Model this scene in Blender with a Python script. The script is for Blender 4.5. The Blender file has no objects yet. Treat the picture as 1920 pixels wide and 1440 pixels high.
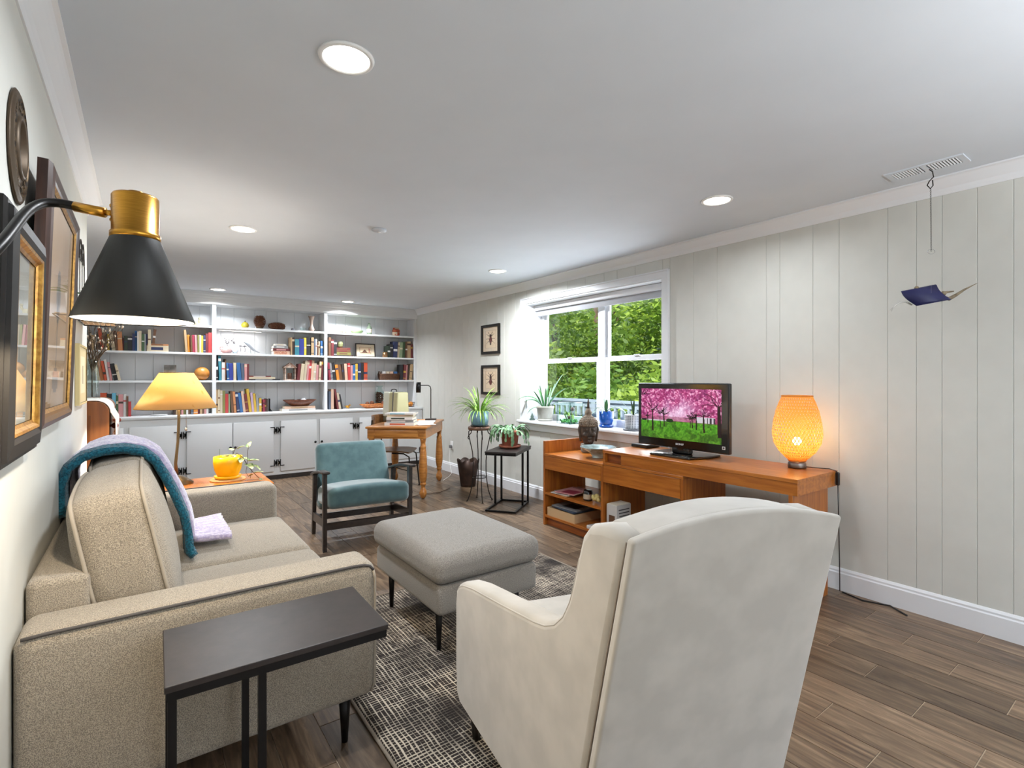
import bpy, math, random
import numpy as np
from mathutils import Matrix, Vector, Euler
random.seed(7); rng = np.random.default_rng(7)
S = bpy.context.scene; C = S.collection
PI = math.pi
def lin(c): return tuple((v/255/12.92 if v <= 10.3 else ((v/255+.055)/1.055)**2.4) for v in c)

# ------------------------------------------------------------------ camera
FPX, YAW, HY, CH = 955.16, .6291, 709.87, 1.30
cam = bpy.data.cameras.new('camera'); co = bpy.data.objects.new('camera', cam); C.objects.link(co)
co.location = (0, 0, CH); co.rotation_euler = (PI/2, 0, -YAW)
cam.sensor_width = 36; cam.lens = FPX/1920*36; cam.shift_y = -(720-HY)/1920; cam.clip_start = .02
S.camera = co
# ------------------------------------------------------------------ world, sun, big lights, exposure
S.view_settings.view_transform = 'Standard'; S.view_settings.look = 'None'
S.view_settings.gamma = 1; S.view_settings.use_curve_mapping = False; S.view_settings.exposure = 0.37
W = bpy.data.worlds.new('sky'); S.world = W; W.use_nodes = True
wn = W.node_tree.nodes; bg = wn['Background']; sk = wn.new('ShaderNodeTexSky'); sk.sky_type = 'NISHITA'
sk.sun_disc = False; sk.sun_elevation = math.radians(50); sk.sun_rotation = math.radians(100)
W.node_tree.links.new(sk.outputs[0], bg.inputs[0]); bg.inputs[1].default_value = .30
def light(kind, name, loc, energy, color=(1,1,1), rot=(0,0,0), size=.1, size_y=None, spread=None, blend=None, angle=None, radius=None):
    l = bpy.data.lights.new(name, kind); l.energy = energy; l.color = color
    if kind == 'AREA':
        l.shape = 'DISK' if size_y is None else 'RECTANGLE'; l.size = size
        if size_y: l.size_y = size_y
        if spread: l.spread = math.radians(spread)
    if kind == 'SPOT': l.spot_size = math.radians(spread); l.spot_blend = blend or .5; l.shadow_soft_size = radius or .05
    if kind == 'POINT': l.shadow_soft_size = radius or .03
    if kind == 'SUN': l.angle = angle or .01
    o = bpy.data.objects.new(name, l); C.objects.link(o); o.location = loc; o.rotation_euler = rot
    return o
sun = light('SUN', 'sun', (-6, 0, 9), 7.0, (1, .95, .86)); sun.rotation_euler = Vector((.66, .30, -.70)).to_track_quat('-Z', 'Y').to_euler()
DOWN = [(.554, 1.70), (2.79, 1.746), (.589, 4.072), (2.863, 4.178), (.742, 7.0), (2.316, 7.05), (.55, -.75), (2.8, -.75)]
for i, (x, y) in enumerate(DOWN):
    light('AREA', 'downlight_glow', (x, y, 2.338), (16, 8, 22, 44, 18, 24, 5, 5)[i], (.91, .955, 1), size=.12, spread=165 if y < 6 else 146)
light('AREA', 'window_daylight', (3.86, 3.6, 1.5), 34, (.9, .96, 1), rot=(0, PI/2, 0), size=1.2, size_y=1.7, spread=150)
light('AREA', 'added_rear_fill', (1.9, -2.5, 1.25), 16, (.95, .98, 1), rot=(PI/2, 0, 0), size=2.3, size_y=1.9)  # added fill panel at the unseen rear wall
light('AREA', 'added_uplight', (1.9, -1.35, 1.56), 118, (.95, .98, 1), rot=(PI, 0, 0), size=.34, spread=176)  # added uplight behind the camera, lifts the ceiling
S.cycles.max_bounces = 8; S.cycles.diffuse_bounces = 5; S.cycles.glossy_bounces = 3; S.cycles.transparent_max_bounces = 12
S.cycles.transmission_bounces = 4; S.cycles.caustics_reflective = False; S.cycles.caustics_refractive = False
S.cycles.sample_clamp_indirect = 4

# ------------------------------------------------------------------ materials
M = {}
def mat(name, rgb, rough=.6, metal=0, emit=None, estr=1, coat=0, trans=0, spec=None, sheen=0, alpha=None):
    if name in M: return M[name]
    m = bpy.data.materials.new(name); m.use_nodes = True; b = m.node_tree.nodes['Principled BSDF']
    b.inputs['Base Color'].default_value = (*lin(rgb), 1); b.inputs['Roughness'].default_value = rough
    b.inputs['Metallic'].default_value = metal
    if coat: b.inputs['Coat Weight'].default_value = coat; b.inputs['Coat Roughness'].default_value = .15
    if trans: b.inputs['Transmission Weight'].default_value = trans
    if spec is not None: b.inputs['Specular IOR Level'].default_value = spec
    if sheen: b.inputs['Sheen Weight'].default_value = sheen
    if emit: b.inputs['Emission Color'].default_value = (*lin(emit), 1); b.inputs['Emission Strength'].default_value = estr
    M[name] = m; return m
def N(m, t, **kw):
    n = m.node_tree.nodes.new(t)
    for k, v in kw.items():
        if k in n.inputs: n.inputs[k].default_value = v
        else: setattr(n, k, v)
    return n
def L(m, a, b): m.node_tree.links.new(a, b)
def bsdf(m): return m.node_tree.nodes['Principled BSDF']
def noisy(m, rgb2, scale=40, stretch=(1,1,1), bump=.1, bscale=None, lo=.35, hi=.65, detail=4, coord='Object', dist=.002):
    """mix base colour with rgb2 by noise and add a fine bump"""
    tc = N(m, 'ShaderNodeTexCoord'); mp = N(m, 'ShaderNodeMapping'); mp.inputs['Scale'].default_value = stretch
    L(m, tc.outputs[coord], mp.inputs['Vector'])
    no = N(m, 'ShaderNodeTexNoise', Scale=scale, Detail=detail); L(m, mp.outputs[0], no.inputs['Vector'])
    mr = N(m, 'ShaderNodeMapRange'); mr.inputs['From Min'].default_value = lo; mr.inputs['From Max'].default_value = hi
    L(m, no.outputs['Fac'], mr.inputs['Value'])
    mx = N(m, 'ShaderNodeMix', data_type='RGBA'); L(m, mr.outputs[0], mx.inputs[0])
    mx.inputs[6].default_value = bsdf(m).inputs['Base Color'].default_value[:]; mx.inputs[7].default_value = (*lin(rgb2), 1)
    L(m, mx.outputs[2], bsdf(m).inputs['Base Color'])
    if bump:
        n2 = no
        if bscale: n2 = N(m, 'ShaderNodeTexNoise', Scale=bscale, Detail=2); L(m, mp.outputs[0], n2.inputs['Vector'])
        bp = N(m, 'ShaderNodeBump', Strength=bump, Distance=dist); L(m, n2.outputs['Fac'], bp.inputs['Height']); L(m, bp.outputs[0], bsdf(m).inputs['Normal'])
    return m
def wood(name, a, b, rough=.35, stretch=(14, 1.2, 14), scale=3.0, coat=.2, lo=.38, hi=.62, bump=.05):
    m = mat(name, a, rough, coat=coat); return noisy(m, b, scale, stretch, bump, lo=lo, hi=hi, detail=6)
def fabric(name, a, b, scale=160, bump=.5, rough=.95, stretch=(1,1,1), sheen=.2, dist=.002):
    m = mat(name, a, rough, sheen=sheen, spec=.2); return noisy(m, b, scale, stretch, bump, lo=.38, hi=.62, detail=3, dist=dist)

m_wall = noisy(mat('wall_paint', (206, 206, 200), .55), (202, 202, 196), 6, bump=.04, bscale=90)
m_ceil = noisy(mat('ceiling_paint', (210, 216, 224), .85), (207, 213, 221), 3, bump=.03, bscale=120)
m_trim = mat('white_trim', (226, 228, 232), .35)
m_shelf = mat('white_cabinet_paint', (222, 224, 226), .4)
m_board = mat('painted_board', (214, 216, 219), .5)
m_black = mat('black_metal', (22, 21, 21), .4, .6)
m_iron = mat('wrought_iron', (38, 33, 30), .5, .7)
m_brass = noisy(mat('brushed_brass', (205, 152, 62), .28, 1), (180, 128, 48), 30, (1, 1, 40), .05)
m_teak = wood('teak', (184, 110, 40), (158, 88, 26), .3)
m_teakv = wood('teak_upright', (176, 104, 38), (150, 82, 26), .32, stretch=(14, 14, 1.2))
m_teak_y = m_teak
m_teakd = wood('teak_dark', (150, 78, 24), (120, 58, 18), .4)
m_pine = wood('honey_pine', (178, 118, 54), (146, 90, 36), .3)
m_oak = wood('chest_oak', (150, 92, 42), (124, 72, 30), .4, stretch=(10, 10, 1))
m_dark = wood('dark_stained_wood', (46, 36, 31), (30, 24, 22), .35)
m_tw = fabric('sofa_tweed', (172, 161, 144), (114, 106, 96), 430, 1.0, stretch=(1, 1, 1), dist=.003)
m_tw2 = fabric('ottoman_tweed', (150, 145, 138), (104, 99, 94), 400, .7, dist=.002)
m_cord = mat('piping_dark', (70, 66, 64), .9)
m_cordl = mat('piping_light', (150, 141, 128), .9)
m_cream = fabric('cream_velvet', (173, 167, 158), (161, 155, 146), 9, .25, rough=.8, sheen=.5)
m_seam = mat('seam', (120, 108, 96), .9)
m_teal = fabric('teal_velvet', (74, 100, 102), (62, 88, 91), 14, .15, rough=.8, sheen=.6)
m_glass = mat('clear_glass', (240, 248, 246), .02, trans=1, spec=.5)
m_screen = mat('gloss_black', (8, 8, 9), .08, coat=.5)
m_plast = mat('black_plastic', (20, 20, 22), .3)
m_terra = noisy(mat('terracotta', (168, 98, 74), .8), (140, 82, 64), 8, bump=.1)
m_green = noisy(mat('leaf_green', (92, 136, 48), .45), (144, 178, 82), 20)
m_green2 = noisy(mat('leaf_blue_green', (88, 128, 96), .45), (120, 156, 110), 20)
m_green3 = noisy(mat('leaf_variegated', (104, 134, 74), .45), (196, 206, 150), 35, lo=.45, hi=.55)
m_stem = mat('stem_brown', (74, 58, 40), .8)
m_soil = mat('soil', (48, 36, 28), .95)
m_paper = mat('page_cream', (228, 220, 200), .8)
m_white = mat('white_matte', (236, 236, 236), .5)
m_print = mat('print_ink', (70, 66, 66), .8)
m_chrome = mat('chrome', (200, 200, 204), .15, 1)

def pane_mat(name, tint=(1,1,1), gloss=.06):
    m = bpy.data.materials.new(name); m.use_nodes = True; nt = m.node_tree; nt.nodes.clear()
    o = N(m, 'ShaderNodeOutputMaterial'); t = N(m, 'ShaderNodeBsdfTransparent'); t.inputs[0].default_value = (*tint, 1)
    g = N(m, 'ShaderNodeBsdfGlossy'); g.inputs['Roughness'].default_value = .01
    fr = N(m, 'ShaderNodeFresnel', IOR=1.45); mx = N(m, 'ShaderNodeMixShader'); ge = N(m, 'ShaderNodeNewGeometry'); bk = N(m, 'ShaderNodeMath', operation='SUBTRACT'); bk.inputs[0].default_value = 1; L(m, ge.outputs['Backfacing'], bk.inputs[1]); ml = N(m, 'ShaderNodeMath', operation='MULTIPLY'); L(m, fr.outputs[0], ml.inputs[0]); L(m, bk.outputs[0], ml.inputs[1])
    L(m, ml.outputs[0], mx.inputs[0]); L(m, t.outputs[0], mx.inputs[1]); L(m, g.outputs[0], mx.inputs[2]); L(m, mx.outputs[0], o.inputs[0])
    M[name] = m; return m
m_pane = pane_mat('window_pane'); m_thin = pane_mat('thin_glass', (.93, .97, .96))
def vcol(name, emit=0, rough=.6):
    m = mat(name, (128, 128, 128), rough); a = N(m, 'ShaderNodeVertexColor', layer_name='Col'); b = bsdf(m)
    if emit:
        b.inputs['Base Color'].default_value = (0, 0, 0, 1); L(m, a.outputs[0], b.inputs['Emission Color']); b.inputs['Emission Strength'].default_value = emit
    else: L(m, a.outputs[0], b.inputs['Base Color'])
    return m
m_vc = vcol('printed_surface'); m_tvpic = vcol('lit_screen', .9, .3)

# floor plank: grain from world position, tone from each plank
def plank_mat():
    m = mat('wood_look_tile', (120, 92, 66), .38); g = N(m, 'ShaderNodeNewGeometry'); oi = N(m, 'ShaderNodeObjectInfo')
    ad = N(m, 'ShaderNodeVectorMath', operation='ADD'); sc = N(m, 'ShaderNodeVectorMath', operation='SCALE'); sc.inputs[3].default_value = 30
    cb = N(m, 'ShaderNodeCombineXYZ'); L(m, oi.outputs['Random'], cb.inputs[0]); L(m, oi.outputs['Random'], cb.inputs[1]); L(m, cb.outputs[0], sc.inputs[0])
    L(m, g.outputs['Position'], ad.inputs[0]); L(m, sc.outputs[0], ad.inputs[1])
    mp = N(m, 'ShaderNodeMapping'); mp.inputs['Scale'].default_value = (11, 1.1, 1); L(m, ad.outputs[0], mp.inputs[0])
    n = N(m, 'ShaderNodeTexNoise', Scale=2.4, Detail=7, Distortion=1.4, Roughness=.62); L(m, mp.outputs[0], n.inputs[0])
    cr = N(m, 'ShaderNodeValToRGB'); e = cr.color_ramp.elements
    e[0].position = .30; e[0].color = (*lin((66, 51, 39)), 1); e[1].position = .72; e[1].color = (*lin((140, 118, 95)), 1)
    k = cr.color_ramp.elements.new(.5); k.color = (*lin((100, 81, 63)), 1)
    L(m, n.outputs['Fac'], cr.inputs[0])
    hs = N(m, 'ShaderNodeHueSaturation', Saturation=1.0); mr = N(m, 'ShaderNodeMapRange'); mr.inputs['To Min'].default_value = .66; mr.inputs['To Max'].default_value = 1.32
    L(m, oi.outputs['Random'], mr.inputs[0]); L(m, mr.outputs[0], hs.inputs['Value']); L(m, cr.outputs[0], hs.inputs['Color'])
    L(m, hs.outputs[0], bsdf(m).inputs['Base Color'])
    bp = N(m, 'ShaderNodeBump', Strength=.15, Distance=.002); L(m, n.outputs['Fac'], bp.inputs['Height']); L(m, bp.outputs[0], bsdf(m).inputs['Normal'])
    return m
m_plank = plank_mat(); m_grout = mat('grout', (186, 168, 144), .8)

def rug_mat():
    m = mat('rug_weave', (36, 33, 33), .95, spec=.1); tc = N(m, 'ShaderNodeNewGeometry')
    def threads(rot, pitch, seed):
        mp = N(m, 'ShaderNodeMapping'); mp.inputs['Rotation'].default_value = (0, 0, rot); mp.inputs['Location'].default_value = (seed, seed*.7, 0)
        L(m, tc.outputs['Position'], mp.inputs[0])
        # per-line spacing jitter
        nz = N(m, 'ShaderNodeTexNoise', Scale=7, Detail=1); L(m, mp.outputs[0], nz.inputs[0])
        sx = N(m, 'ShaderNodeSeparateXYZ'); L(m, mp.outputs[0], sx.inputs[0])
        a = N(m, 'ShaderNodeMath', operation='MULTIPLY_ADD'); a.inputs[1].default_value = .012; L(m, nz.outputs['Fac'], a.inputs[0]); L(m, sx.outputs[0], a.inputs[2])
        d = N(m, 'ShaderNodeMath', operation='DIVIDE'); L(m, a.outputs[0], d.inputs[0]); d.inputs[1].default_value = pitch
        fr = N(m, 'ShaderNodeMath', operation='PINGPONG'); L(m, d.outputs[0], fr.inputs[0]); fr.inputs[1].default_value = .5
        # line id -> noise strength, stretched along the line
        fl = N(m, 'ShaderNodeMath', operation='ROUND'); L(m, d.outputs[0], fl.inputs[0])
        cb = N(m, 'ShaderNodeCombineXYZ'); L(m, fl.outputs[0], cb.inputs[0]); y2 = N(m, 'ShaderNodeMath', operation='MULTIPLY'); y2.inputs[1].default_value = 3.2
        L(m, sx.outputs[1], y2.inputs[0]); L(m, y2.outputs[0], cb.inputs[1])
        n1 = N(m, 'ShaderNodeTexNoise', Scale=1.7, Detail=3, Roughness=.7); L(m, cb.outputs[0], n1.inputs[0])
        th = N(m, 'ShaderNodeMapRange'); th.inputs['From Min'].default_value = .36; th.inputs['From Max'].default_value = .66; th.inputs['To Min'].default_value = .0; th.inputs['To Max'].default_value = .24
        L(m, n1.outputs['Fac'], th.inputs[0])
        c = N(m, 'ShaderNodeMath', operation='SUBTRACT'); L(m, th.outputs[0], c.inputs[0]); L(m, fr.outputs[0], c.inputs[1])
        k = N(m, 'ShaderNodeMapRange'); k.inputs['From Min'].default_value = -.03; k.inputs['From Max'].default_value = .05; L(m, c.outputs[0], k.inputs[0])
        return k
    k1 = threads(0, .017, .3); k2 = threads(PI/2, .0145, 1.7)
    mx = N(m, 'ShaderNodeMath', operation='MAXIMUM'); L(m, k1.outputs[0], mx.inputs[0]); L(m, k2.outputs[0], mx.inputs[1])
    nb = N(m, 'ShaderNodeTexNoise', Scale=3.2, Detail=3); L(m, tc.outputs['Position'], nb.inputs[0])
    m2 = N(m, 'ShaderNodeMapRange'); m2.inputs['From Min'].default_value = .34; m2.inputs['From Max'].default_value = .58; m2.inputs['To Min'].default_value = .08; m2.inputs['To Max'].default_value = .9; L(m, nb.outputs['Fac'], m2.inputs[0])
    fl = N(m, 'ShaderNodeTexNoise', Scale=260, Detail=1); L(m, tc.outputs['Position'], fl.inputs[0])
    mm = N(m, 'ShaderNodeMath', operation='MULTIPLY'); L(m, mx.outputs[0], mm.inputs[0]); L(m, m2.outputs[0], mm.inputs[1])
    dk = N(m, 'ShaderNodeMix', data_type='RGBA'); L(m, nb.outputs['Fac'], dk.inputs[0]); dk.inputs[6].default_value = (*lin((20, 20, 23)), 1); dk.inputs[7].default_value = (*lin((70, 62, 58)), 1)
    c = N(m, 'ShaderNodeMix', data_type='RGBA'); L(m, mm.outputs[0], c.inputs[0]); L(m, dk.outputs[2], c.inputs[6]); c.inputs[7].default_value = (*lin((214, 200, 180)), 1)
    L(m, c.outputs[2], bsdf(m).inputs['Base Color'])
    ad = N(m, 'ShaderNodeMath', operation='ADD'); L(m, mx.outputs[0], ad.inputs[0]); L(m, fl.outputs['Fac'], ad.inputs[1])
    bp = N(m, 'ShaderNodeBump', Strength=.6, Distance=.004); L(m, ad.outputs[0], bp.inputs['Height']); L(m, bp.outputs[0], bsdf(m).inputs['Normal'])
    return m
m_rug = rug_mat()

# ------------------------------------------------------------------ mesh builder
class MB:
    def __init__(s): s.v = []; s.f = []; s.m = []; s.sm = []; s.X = Matrix(); s.col = None
    def at(s, loc=(0,0,0), rz=0, rx=0, ry=0): s.X = Matrix.Translation(loc) @ Euler((rx, ry, rz)).to_matrix().to_4x4(); return s
    def add(s, vs, fs, mi=0, sm=False):
        b = len(s.v); X = s.X
        s.v += [tuple(X @ Vector(p)) for p in vs]; s.f += [tuple(b+i for i in f) for f in fs]; s.m += [mi]*len(fs); s.sm += [sm]*len(fs); return s
    def box(s, x0, x1, y0, y1, z0, z1, mi=0):
        v = [(x, y, z) for x in (x0, x1) for y in (y0, y1) for z in (z0, z1)]
        return s.add(v, [(0,1,3,2), (4,6,7,5), (0,4,5,1), (2,3,7,6), (0,2,6,4), (1,5,7,3)], mi)
    def rbox(s, x0, x1, y0, y1, z0, z1, r=.01, k=2, mid=0, fn=None, mi=0, sm=True):
        c = Vector(((x0+x1)/2, (y0+y1)/2, (z0+z1)/2)); h = (abs(x1-x0)/2, abs(y1-y0)/2, abs(z1-z0)/2); r = min(r, *[q*.98 for q in h])
        ax = []
        for q in h:
            a = [-q + r*i/k for i in range(k+1)]; b = [q - r*i/k for i in range(k, -1, -1)]
            mm = [a[-1]+(b[0]-a[-1])*i/(mid+1) for i in range(1, mid+1)]
            ax.append(a+mm+b)
        n = len(ax[0]); idx = {}; vs = []; fs = []
        def vid(i, j, l):
            if (i, j, l) in idx: return idx[i, j, l]
            p = Vector((ax[0][i], ax[1][j], ax[2][l])); q = Vector([max(-(h[t]-r), min(h[t]-r, p[t])) for t in range(3)]); d = p-q
            if d.length > 1e-9: p = q + d.normalized()*r
            if fn: p = Vector(fn(p, h))
            idx[i, j, l] = len(vs); vs.append(tuple(p+c)); return idx[i, j, l]
        for i in range(n-1):
            for j in range(n-1):
                for e, flip in ((0, True), (n-1, False)):
                    for t in range(3):
                        q = [(i, j), (i+1, j), (i+1, j+1), (i, j+1)]
                        if t == 0: w = [(e, a, b) for a, b in q]
                        elif t == 1: w = [(b, e, a) for a, b in q]
                        else: w = [(a, b, e) for a, b in q]
                        f = [vid(*a) for a in w]
                        fs.append(tuple(reversed(f)) if flip else tuple(f))
        return s.add(vs, fs, mi, sm)
    def lathe(s, prof, n=24, c=(0,0,0), mi=0, sm=True, sx=1, sy=1, cap=True):
        vs = []; fs = []
        for r, z in prof:
            for i in range(n):
                a = 2*PI*i/n; vs.append((c[0]+r*math.cos(a)*sx, c[1]+r*math.sin(a)*sy, c[2]+z))
        for k in range(len(prof)-1):
            for i in range(n): j = (i+1) % n; fs.append((k*n+i, k*n+j, (k+1)*n+j, (k+1)*n+i))
        s.add(vs, fs, mi, sm)
        for k, rev in ((0, True), (len(prof)-1, False)):
            if cap and prof[k][0] > 1e-4:
                b = len(s.v)-len(vs)+k*n; f = [b+i for i in range(n)]; s.f.append(tuple(reversed(f)) if rev else tuple(f)); s.m.append(mi); s.sm.append(False)
        return s
    def tube(s, pts, r=.01, n=8, mi=0, cap=True, sm=True):
        P = [Vector(p) for p in pts]; R = r if isinstance(r, (list, tuple)) else [r]*len(P); vs = []; fs = []; up = None
        for i, p in enumerate(P):
            t = (P[min(i+1, len(P)-1)]-P[max(i-1, 0)])
            if t.length < 1e-9: t = Vector((0, 0, 1))
            t.normalize()
            if up is None: up = Vector((0, 0, 1)) if abs(t.z) < .9 else Vector((1, 0, 0))
            a = t.cross(up)
            if a.length < 1e-6: a = t.cross(Vector((1, .1, 0)))
            a.normalize(); b = a.cross(t); up = b
            for k in range(n): g = 2*PI*k/n; vs.append(tuple(p+(a*math.cos(g)+b*math.sin(g))*R[i]))
        for i in range(len(P)-1):
            for k in range(n): j = (k+1) % n; fs.append((i*n+k, i*n+j, (i+1)*n+j, (i+1)*n+k))
        if cap: fs += [tuple(reversed(range(n))), tuple(range((len(P)-1)*n, len(P)*n))]
        return s.add(vs, fs, mi, sm)
    def prism(s, poly, a, b, axis='z', mi=0, sm=False):
        def P(u, v, w): return (u, v, w) if axis == 'z' else ((u, w, v) if axis == 'y' else (w, u, v))
        n = len(poly); vs = [P(u, v, a) for u, v in poly]+[P(u, v, b) for u, v in poly]
        fs = [tuple(range(n-1, -1, -1)), tuple(range(n, 2*n))]+[(i, (i+1) % n, n+(i+1) % n, n+i) for i in range(n)]
        return s.add(vs, fs, mi, sm)
    def ball(s, c, r, n=12, mi=0, sx=1, sy=1, sz=1):
        return s.lathe([(max(1e-5, r*math.sin(PI*i/(n//2+1))), -r*math.cos(PI*i/(n//2+1))*sz) for i in range(n//2+2)], n, c, mi, True, sx, sy)
    def leaf(s, p, az, el, Ln, w, droop, n=6, mi=0, shape=None, twist=0):
        pts = []; p = Vector(p); d = Ln/n; e = el; sd = Vector((-math.sin(az), math.cos(az), 0))
        vs = []; fs = []
        for i in range(n+1):
            t = i/n; ww = w*(shape(t) if shape else (math.sin(PI*min(1, t*.85+.12))**.7 if t < 1 else .05))
            nrm = Vector((-math.sin(e)*math.cos(az), -math.sin(e)*math.sin(az), math.cos(e)))
            s2 = sd*math.cos(twist)+nrm*math.sin(twist)
            vs += [tuple(p-s2*ww/2), tuple(p-nrm*ww*.18), tuple(p+s2*ww/2)]
            p = p+Vector((math.cos(e)*math.cos(az), math.cos(e)*math.sin(az), math.sin(e)))*d; e -= droop/n
        for i in range(n): a = i*3; fs += [(a, a+1, a+4, a+3), (a+1, a+2, a+5, a+4)]
        return s.add(vs, fs, mi, True)
    def build(s, name, mats, parent=None, loc=None, rot=None, keep=False):
        me = bpy.data.meshes.new(name)
        V = np.array(s.v, dtype=float).reshape(-1, 3)
        if parent is not None and parent.get('_w'): V = V-np.array(parent.location)
        c = np.zeros(3) if keep else np.array([(V[:, 0].min()+V[:, 0].max())/2, (V[:, 1].min()+V[:, 1].max())/2, V[:, 2].min()])
        V = V-c; me.from_pydata(V.tolist(), [], s.f)
        if not isinstance(mats, (list, tuple)): mats = [mats]
        for q in mats: me.materials.append(q)
        me.polygons.foreach_set('material_index', s.m); me.polygons.foreach_set('use_smooth', s.sm)
        if s.col is not None:
            a = me.color_attributes.new('Col', 'FLOAT_COLOR', 'CORNER'); a.data.foreach_set('color', np.asarray(s.col, dtype=np.float32).ravel())
        me.update()
        o = bpy.data.objects.new(name, me); C.objects.link(o)
        o.location = Vector(c) + (Vector(loc) if loc else Vector()); 
        if rot: o.rotation_euler = rot
        if parent is not None: o.parent = parent
        return o
def thing(name, label, cat, group=None, loc=(0,0,0), rz=0, world=True):
    o = bpy.data.objects.new(name, None); C.objects.link(o); o.location = loc; o.rotation_euler = (0, 0, rz); o.empty_display_size = .05
    o['label'] = label; o['category'] = cat
    if group: o['group'] = group
    if world and not rz: o['_w'] = 1
    return o
def tag(o, label, cat, group=None, kind=None):
    o['label'] = label; o['category'] = cat
    if group: o['group'] = group
    if kind: o['kind'] = kind
    return o
def struct(o): o['kind'] = 'structure'; return o
def sub(o, parent):
    """re-parent a mesh built in world space to a part (one level deeper)"""
    o.parent = parent; o.location = o.location-parent.location; return o
def grid_panel(name, img, O, U, V, m, parent=None, thick=None):
    """flat printed panel: img rows x cols x 3 (0-255), O top-left, U along the row, V down"""
    h, w = img.shape[:2]; O, U, V = map(np.array, (O, U, V)); mb = MB()
    ii, jj = np.meshgrid(np.arange(h+1), np.arange(w+1), indexing='ij')
    P = O+ (jj/w)[..., None]*U + (ii/h)[..., None]*V
    mb.v = [tuple(p) for p in P.reshape(-1, 3)]; W1 = w+1
    mb.f = [(i*W1+j, (i+1)*W1+j, (i+1)*W1+j+1, i*W1+j+1) for i in range(h) for j in range(w)]
    mb.m = [0]*len(mb.f); mb.sm = [False]*len(mb.f)
    c = img.reshape(-1, 3)/255.; c = np.where(c <= .04045, c/12.92, ((c+.055)/1.055)**2.4); c = np.concatenate([c, np.ones((len(c), 1))], 1)
    mb.col = np.repeat(c, 4, axis=0)
    return mb.build(name, m, parent)
def text(name, s, size, m, parent, loc, rot, depth=.0006, sx=1):
    c = bpy.data.curves.new(name, 'FONT'); c.body = s; c.size = size; c.extrude = depth; c.align_x = 'CENTER'; c.align_y = 'CENTER'; c.materials.append(m); c.resolution_u = 2
    tmp = bpy.data.objects.new(name, c); me = bpy.data.meshes.new_from_object(tmp); bpy.data.objects.remove(tmp); me.materials.clear(); me.materials.append(m); o = bpy.data.objects.new(name, me); C.objects.link(o); o.parent = parent; o.location = Vector(loc)-(Vector(parent.location) if parent and parent.get('_w') else Vector()); o.rotation_euler = rot; o.scale = (sx, 1, 1); return o
def noise2(h, w, s, seed=0, oct=3):
    r = np.random.default_rng(seed); out = np.zeros((h, w)); amp = 1; tot = 0
    for o in range(oct):
        gh, gw = max(2, int(h/s)+2), max(2, int(w/s)+2); g = r.random((gh, gw))
        y = np.linspace(0, gh-1.001, h); x = np.linspace(0, gw-1.001, w); yi = y.astype(int); xi = x.astype(int); fy = (y-yi)[:, None]; fx = (x-xi)[None, :]
        fy = fy*fy*(3-2*fy); fx = fx*fx*(3-2*fx)
        out += amp*((g[yi][:, xi]*(1-fx)+g[yi][:, xi+1]*fx)*(1-fy)+(g[yi+1][:, xi]*(1-fx)+g[yi+1][:, xi+1]*fx)*fy); tot += amp; amp *= .55; s = max(1.5, s/2)
    return out/tot
# where a pixel of the photo falls on the plane Y = const (used once to read shelf positions off the photo)
sn, cs = math.sin(YAW), math.cos(YAW)
def PX(px, Y): u = (px-960)/FPX; t = Y/(cs-u*sn); return t*(sn+u*cs)
def PD(px, Y): u = (px-960)/FPX; return Y/(cs-u*sn)/FPX     # metres per pixel there

# ================================================================== ROOM
XR, XL, XLL, YB, YW, YF, H = 3.483, -.266, -.66, 7.60, 4.00, -2.60, 2.37
WY0, WY1, WZ0, WZ1 = 2.67, 4.51, .80, 2.133
floor = struct(MB().box(XLL-.2, XR+.25, YF-.15, YB+.15, -.12, -.0035).build('floor', m_grout))
pl = MB(); w2, l2, b_ = .0758, .3178, .0012
pl.v = [(-w2, -l2, 0), (w2, -l2, 0), (w2, l2, 0), (-w2, l2, 0), (-w2, -l2, -.003), (w2, -l2, -.003), (w2, l2, -.003), (-w2, l2, -.003)]
pl.f = [(0,1,2,3), (0,4,5,1), (1,5,6,2), (2,6,7,3), (3,7,4,0)]; pl.m = [0]*5; pl.sm = [False]*5
first = None; rest = MB(); cnt = 0; cells = []
for row in range(27):
    xc = XR-.155*row-.0775
    y0 = .68-.2133*row; y0 += .64*math.ceil((YF-y0)/.64)-.64
    while y0 < YB:
        a, b = max(y0, YF), min(y0+.64, YB)
        if b-a > .02 and xc > XLL: cells.append((xc, a, b))
        y0 += .64
def inview(x, y):
    d = x*sn+y*cs; r = x*cs-y*sn
    return d > .3 and -1.1 < r/d < 1.1 and not (x < .6 and y < 3.4) and not (2.2 > x > .75 and 1.35 < y < 2.8)
cells.sort(key=lambda c: c[0]**2+((c[1]+c[2])/2)**2)
for xc, a, b in cells:
    yc = (a+b)/2
    if inview(xc, yc) and cnt < 290 and xc > XLL+.08:
        sc = (b-a)/.64
        if abs(sc-1) > .02:
            q = MB().at((xc, yc, 0)); q.add([(x, y*sc, z) for x, y, z in pl.v], pl.f); q.build('plank', m_plank, floor)
        else:
            if first is None:
                first = pl.build('plank', m_plank, keep=True); first.location = (xc, yc, 0)
                first.location.z = 0; o = first
            else: o = first.copy(); C.objects.link(o); o.location = (xc, yc, 0)
            o.parent = floor
        if o.parent is floor and abs(sc-1) <= .02: o.location = Vector((xc, yc, 0))-floor.location
        cnt += 1
    else:
        sc = (b-a)/.64; rest.at((xc, yc, 0)); rest.add([(x, y*sc, z) for x, y, z in pl.v], pl.f)
for o in list(floor.children):
    if o.data.users == 1 and o is not first: o.location = o.location-floor.location
r_ = rest.build('planks', m_plank, floor); r_.location -= floor.location; r_['kind'] = 'stuff'

struct(MB().box(XLL-.2, XR+.25, YF-.15, YB+.15, H, H+.15).build('ceiling', m_ceil))
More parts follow.
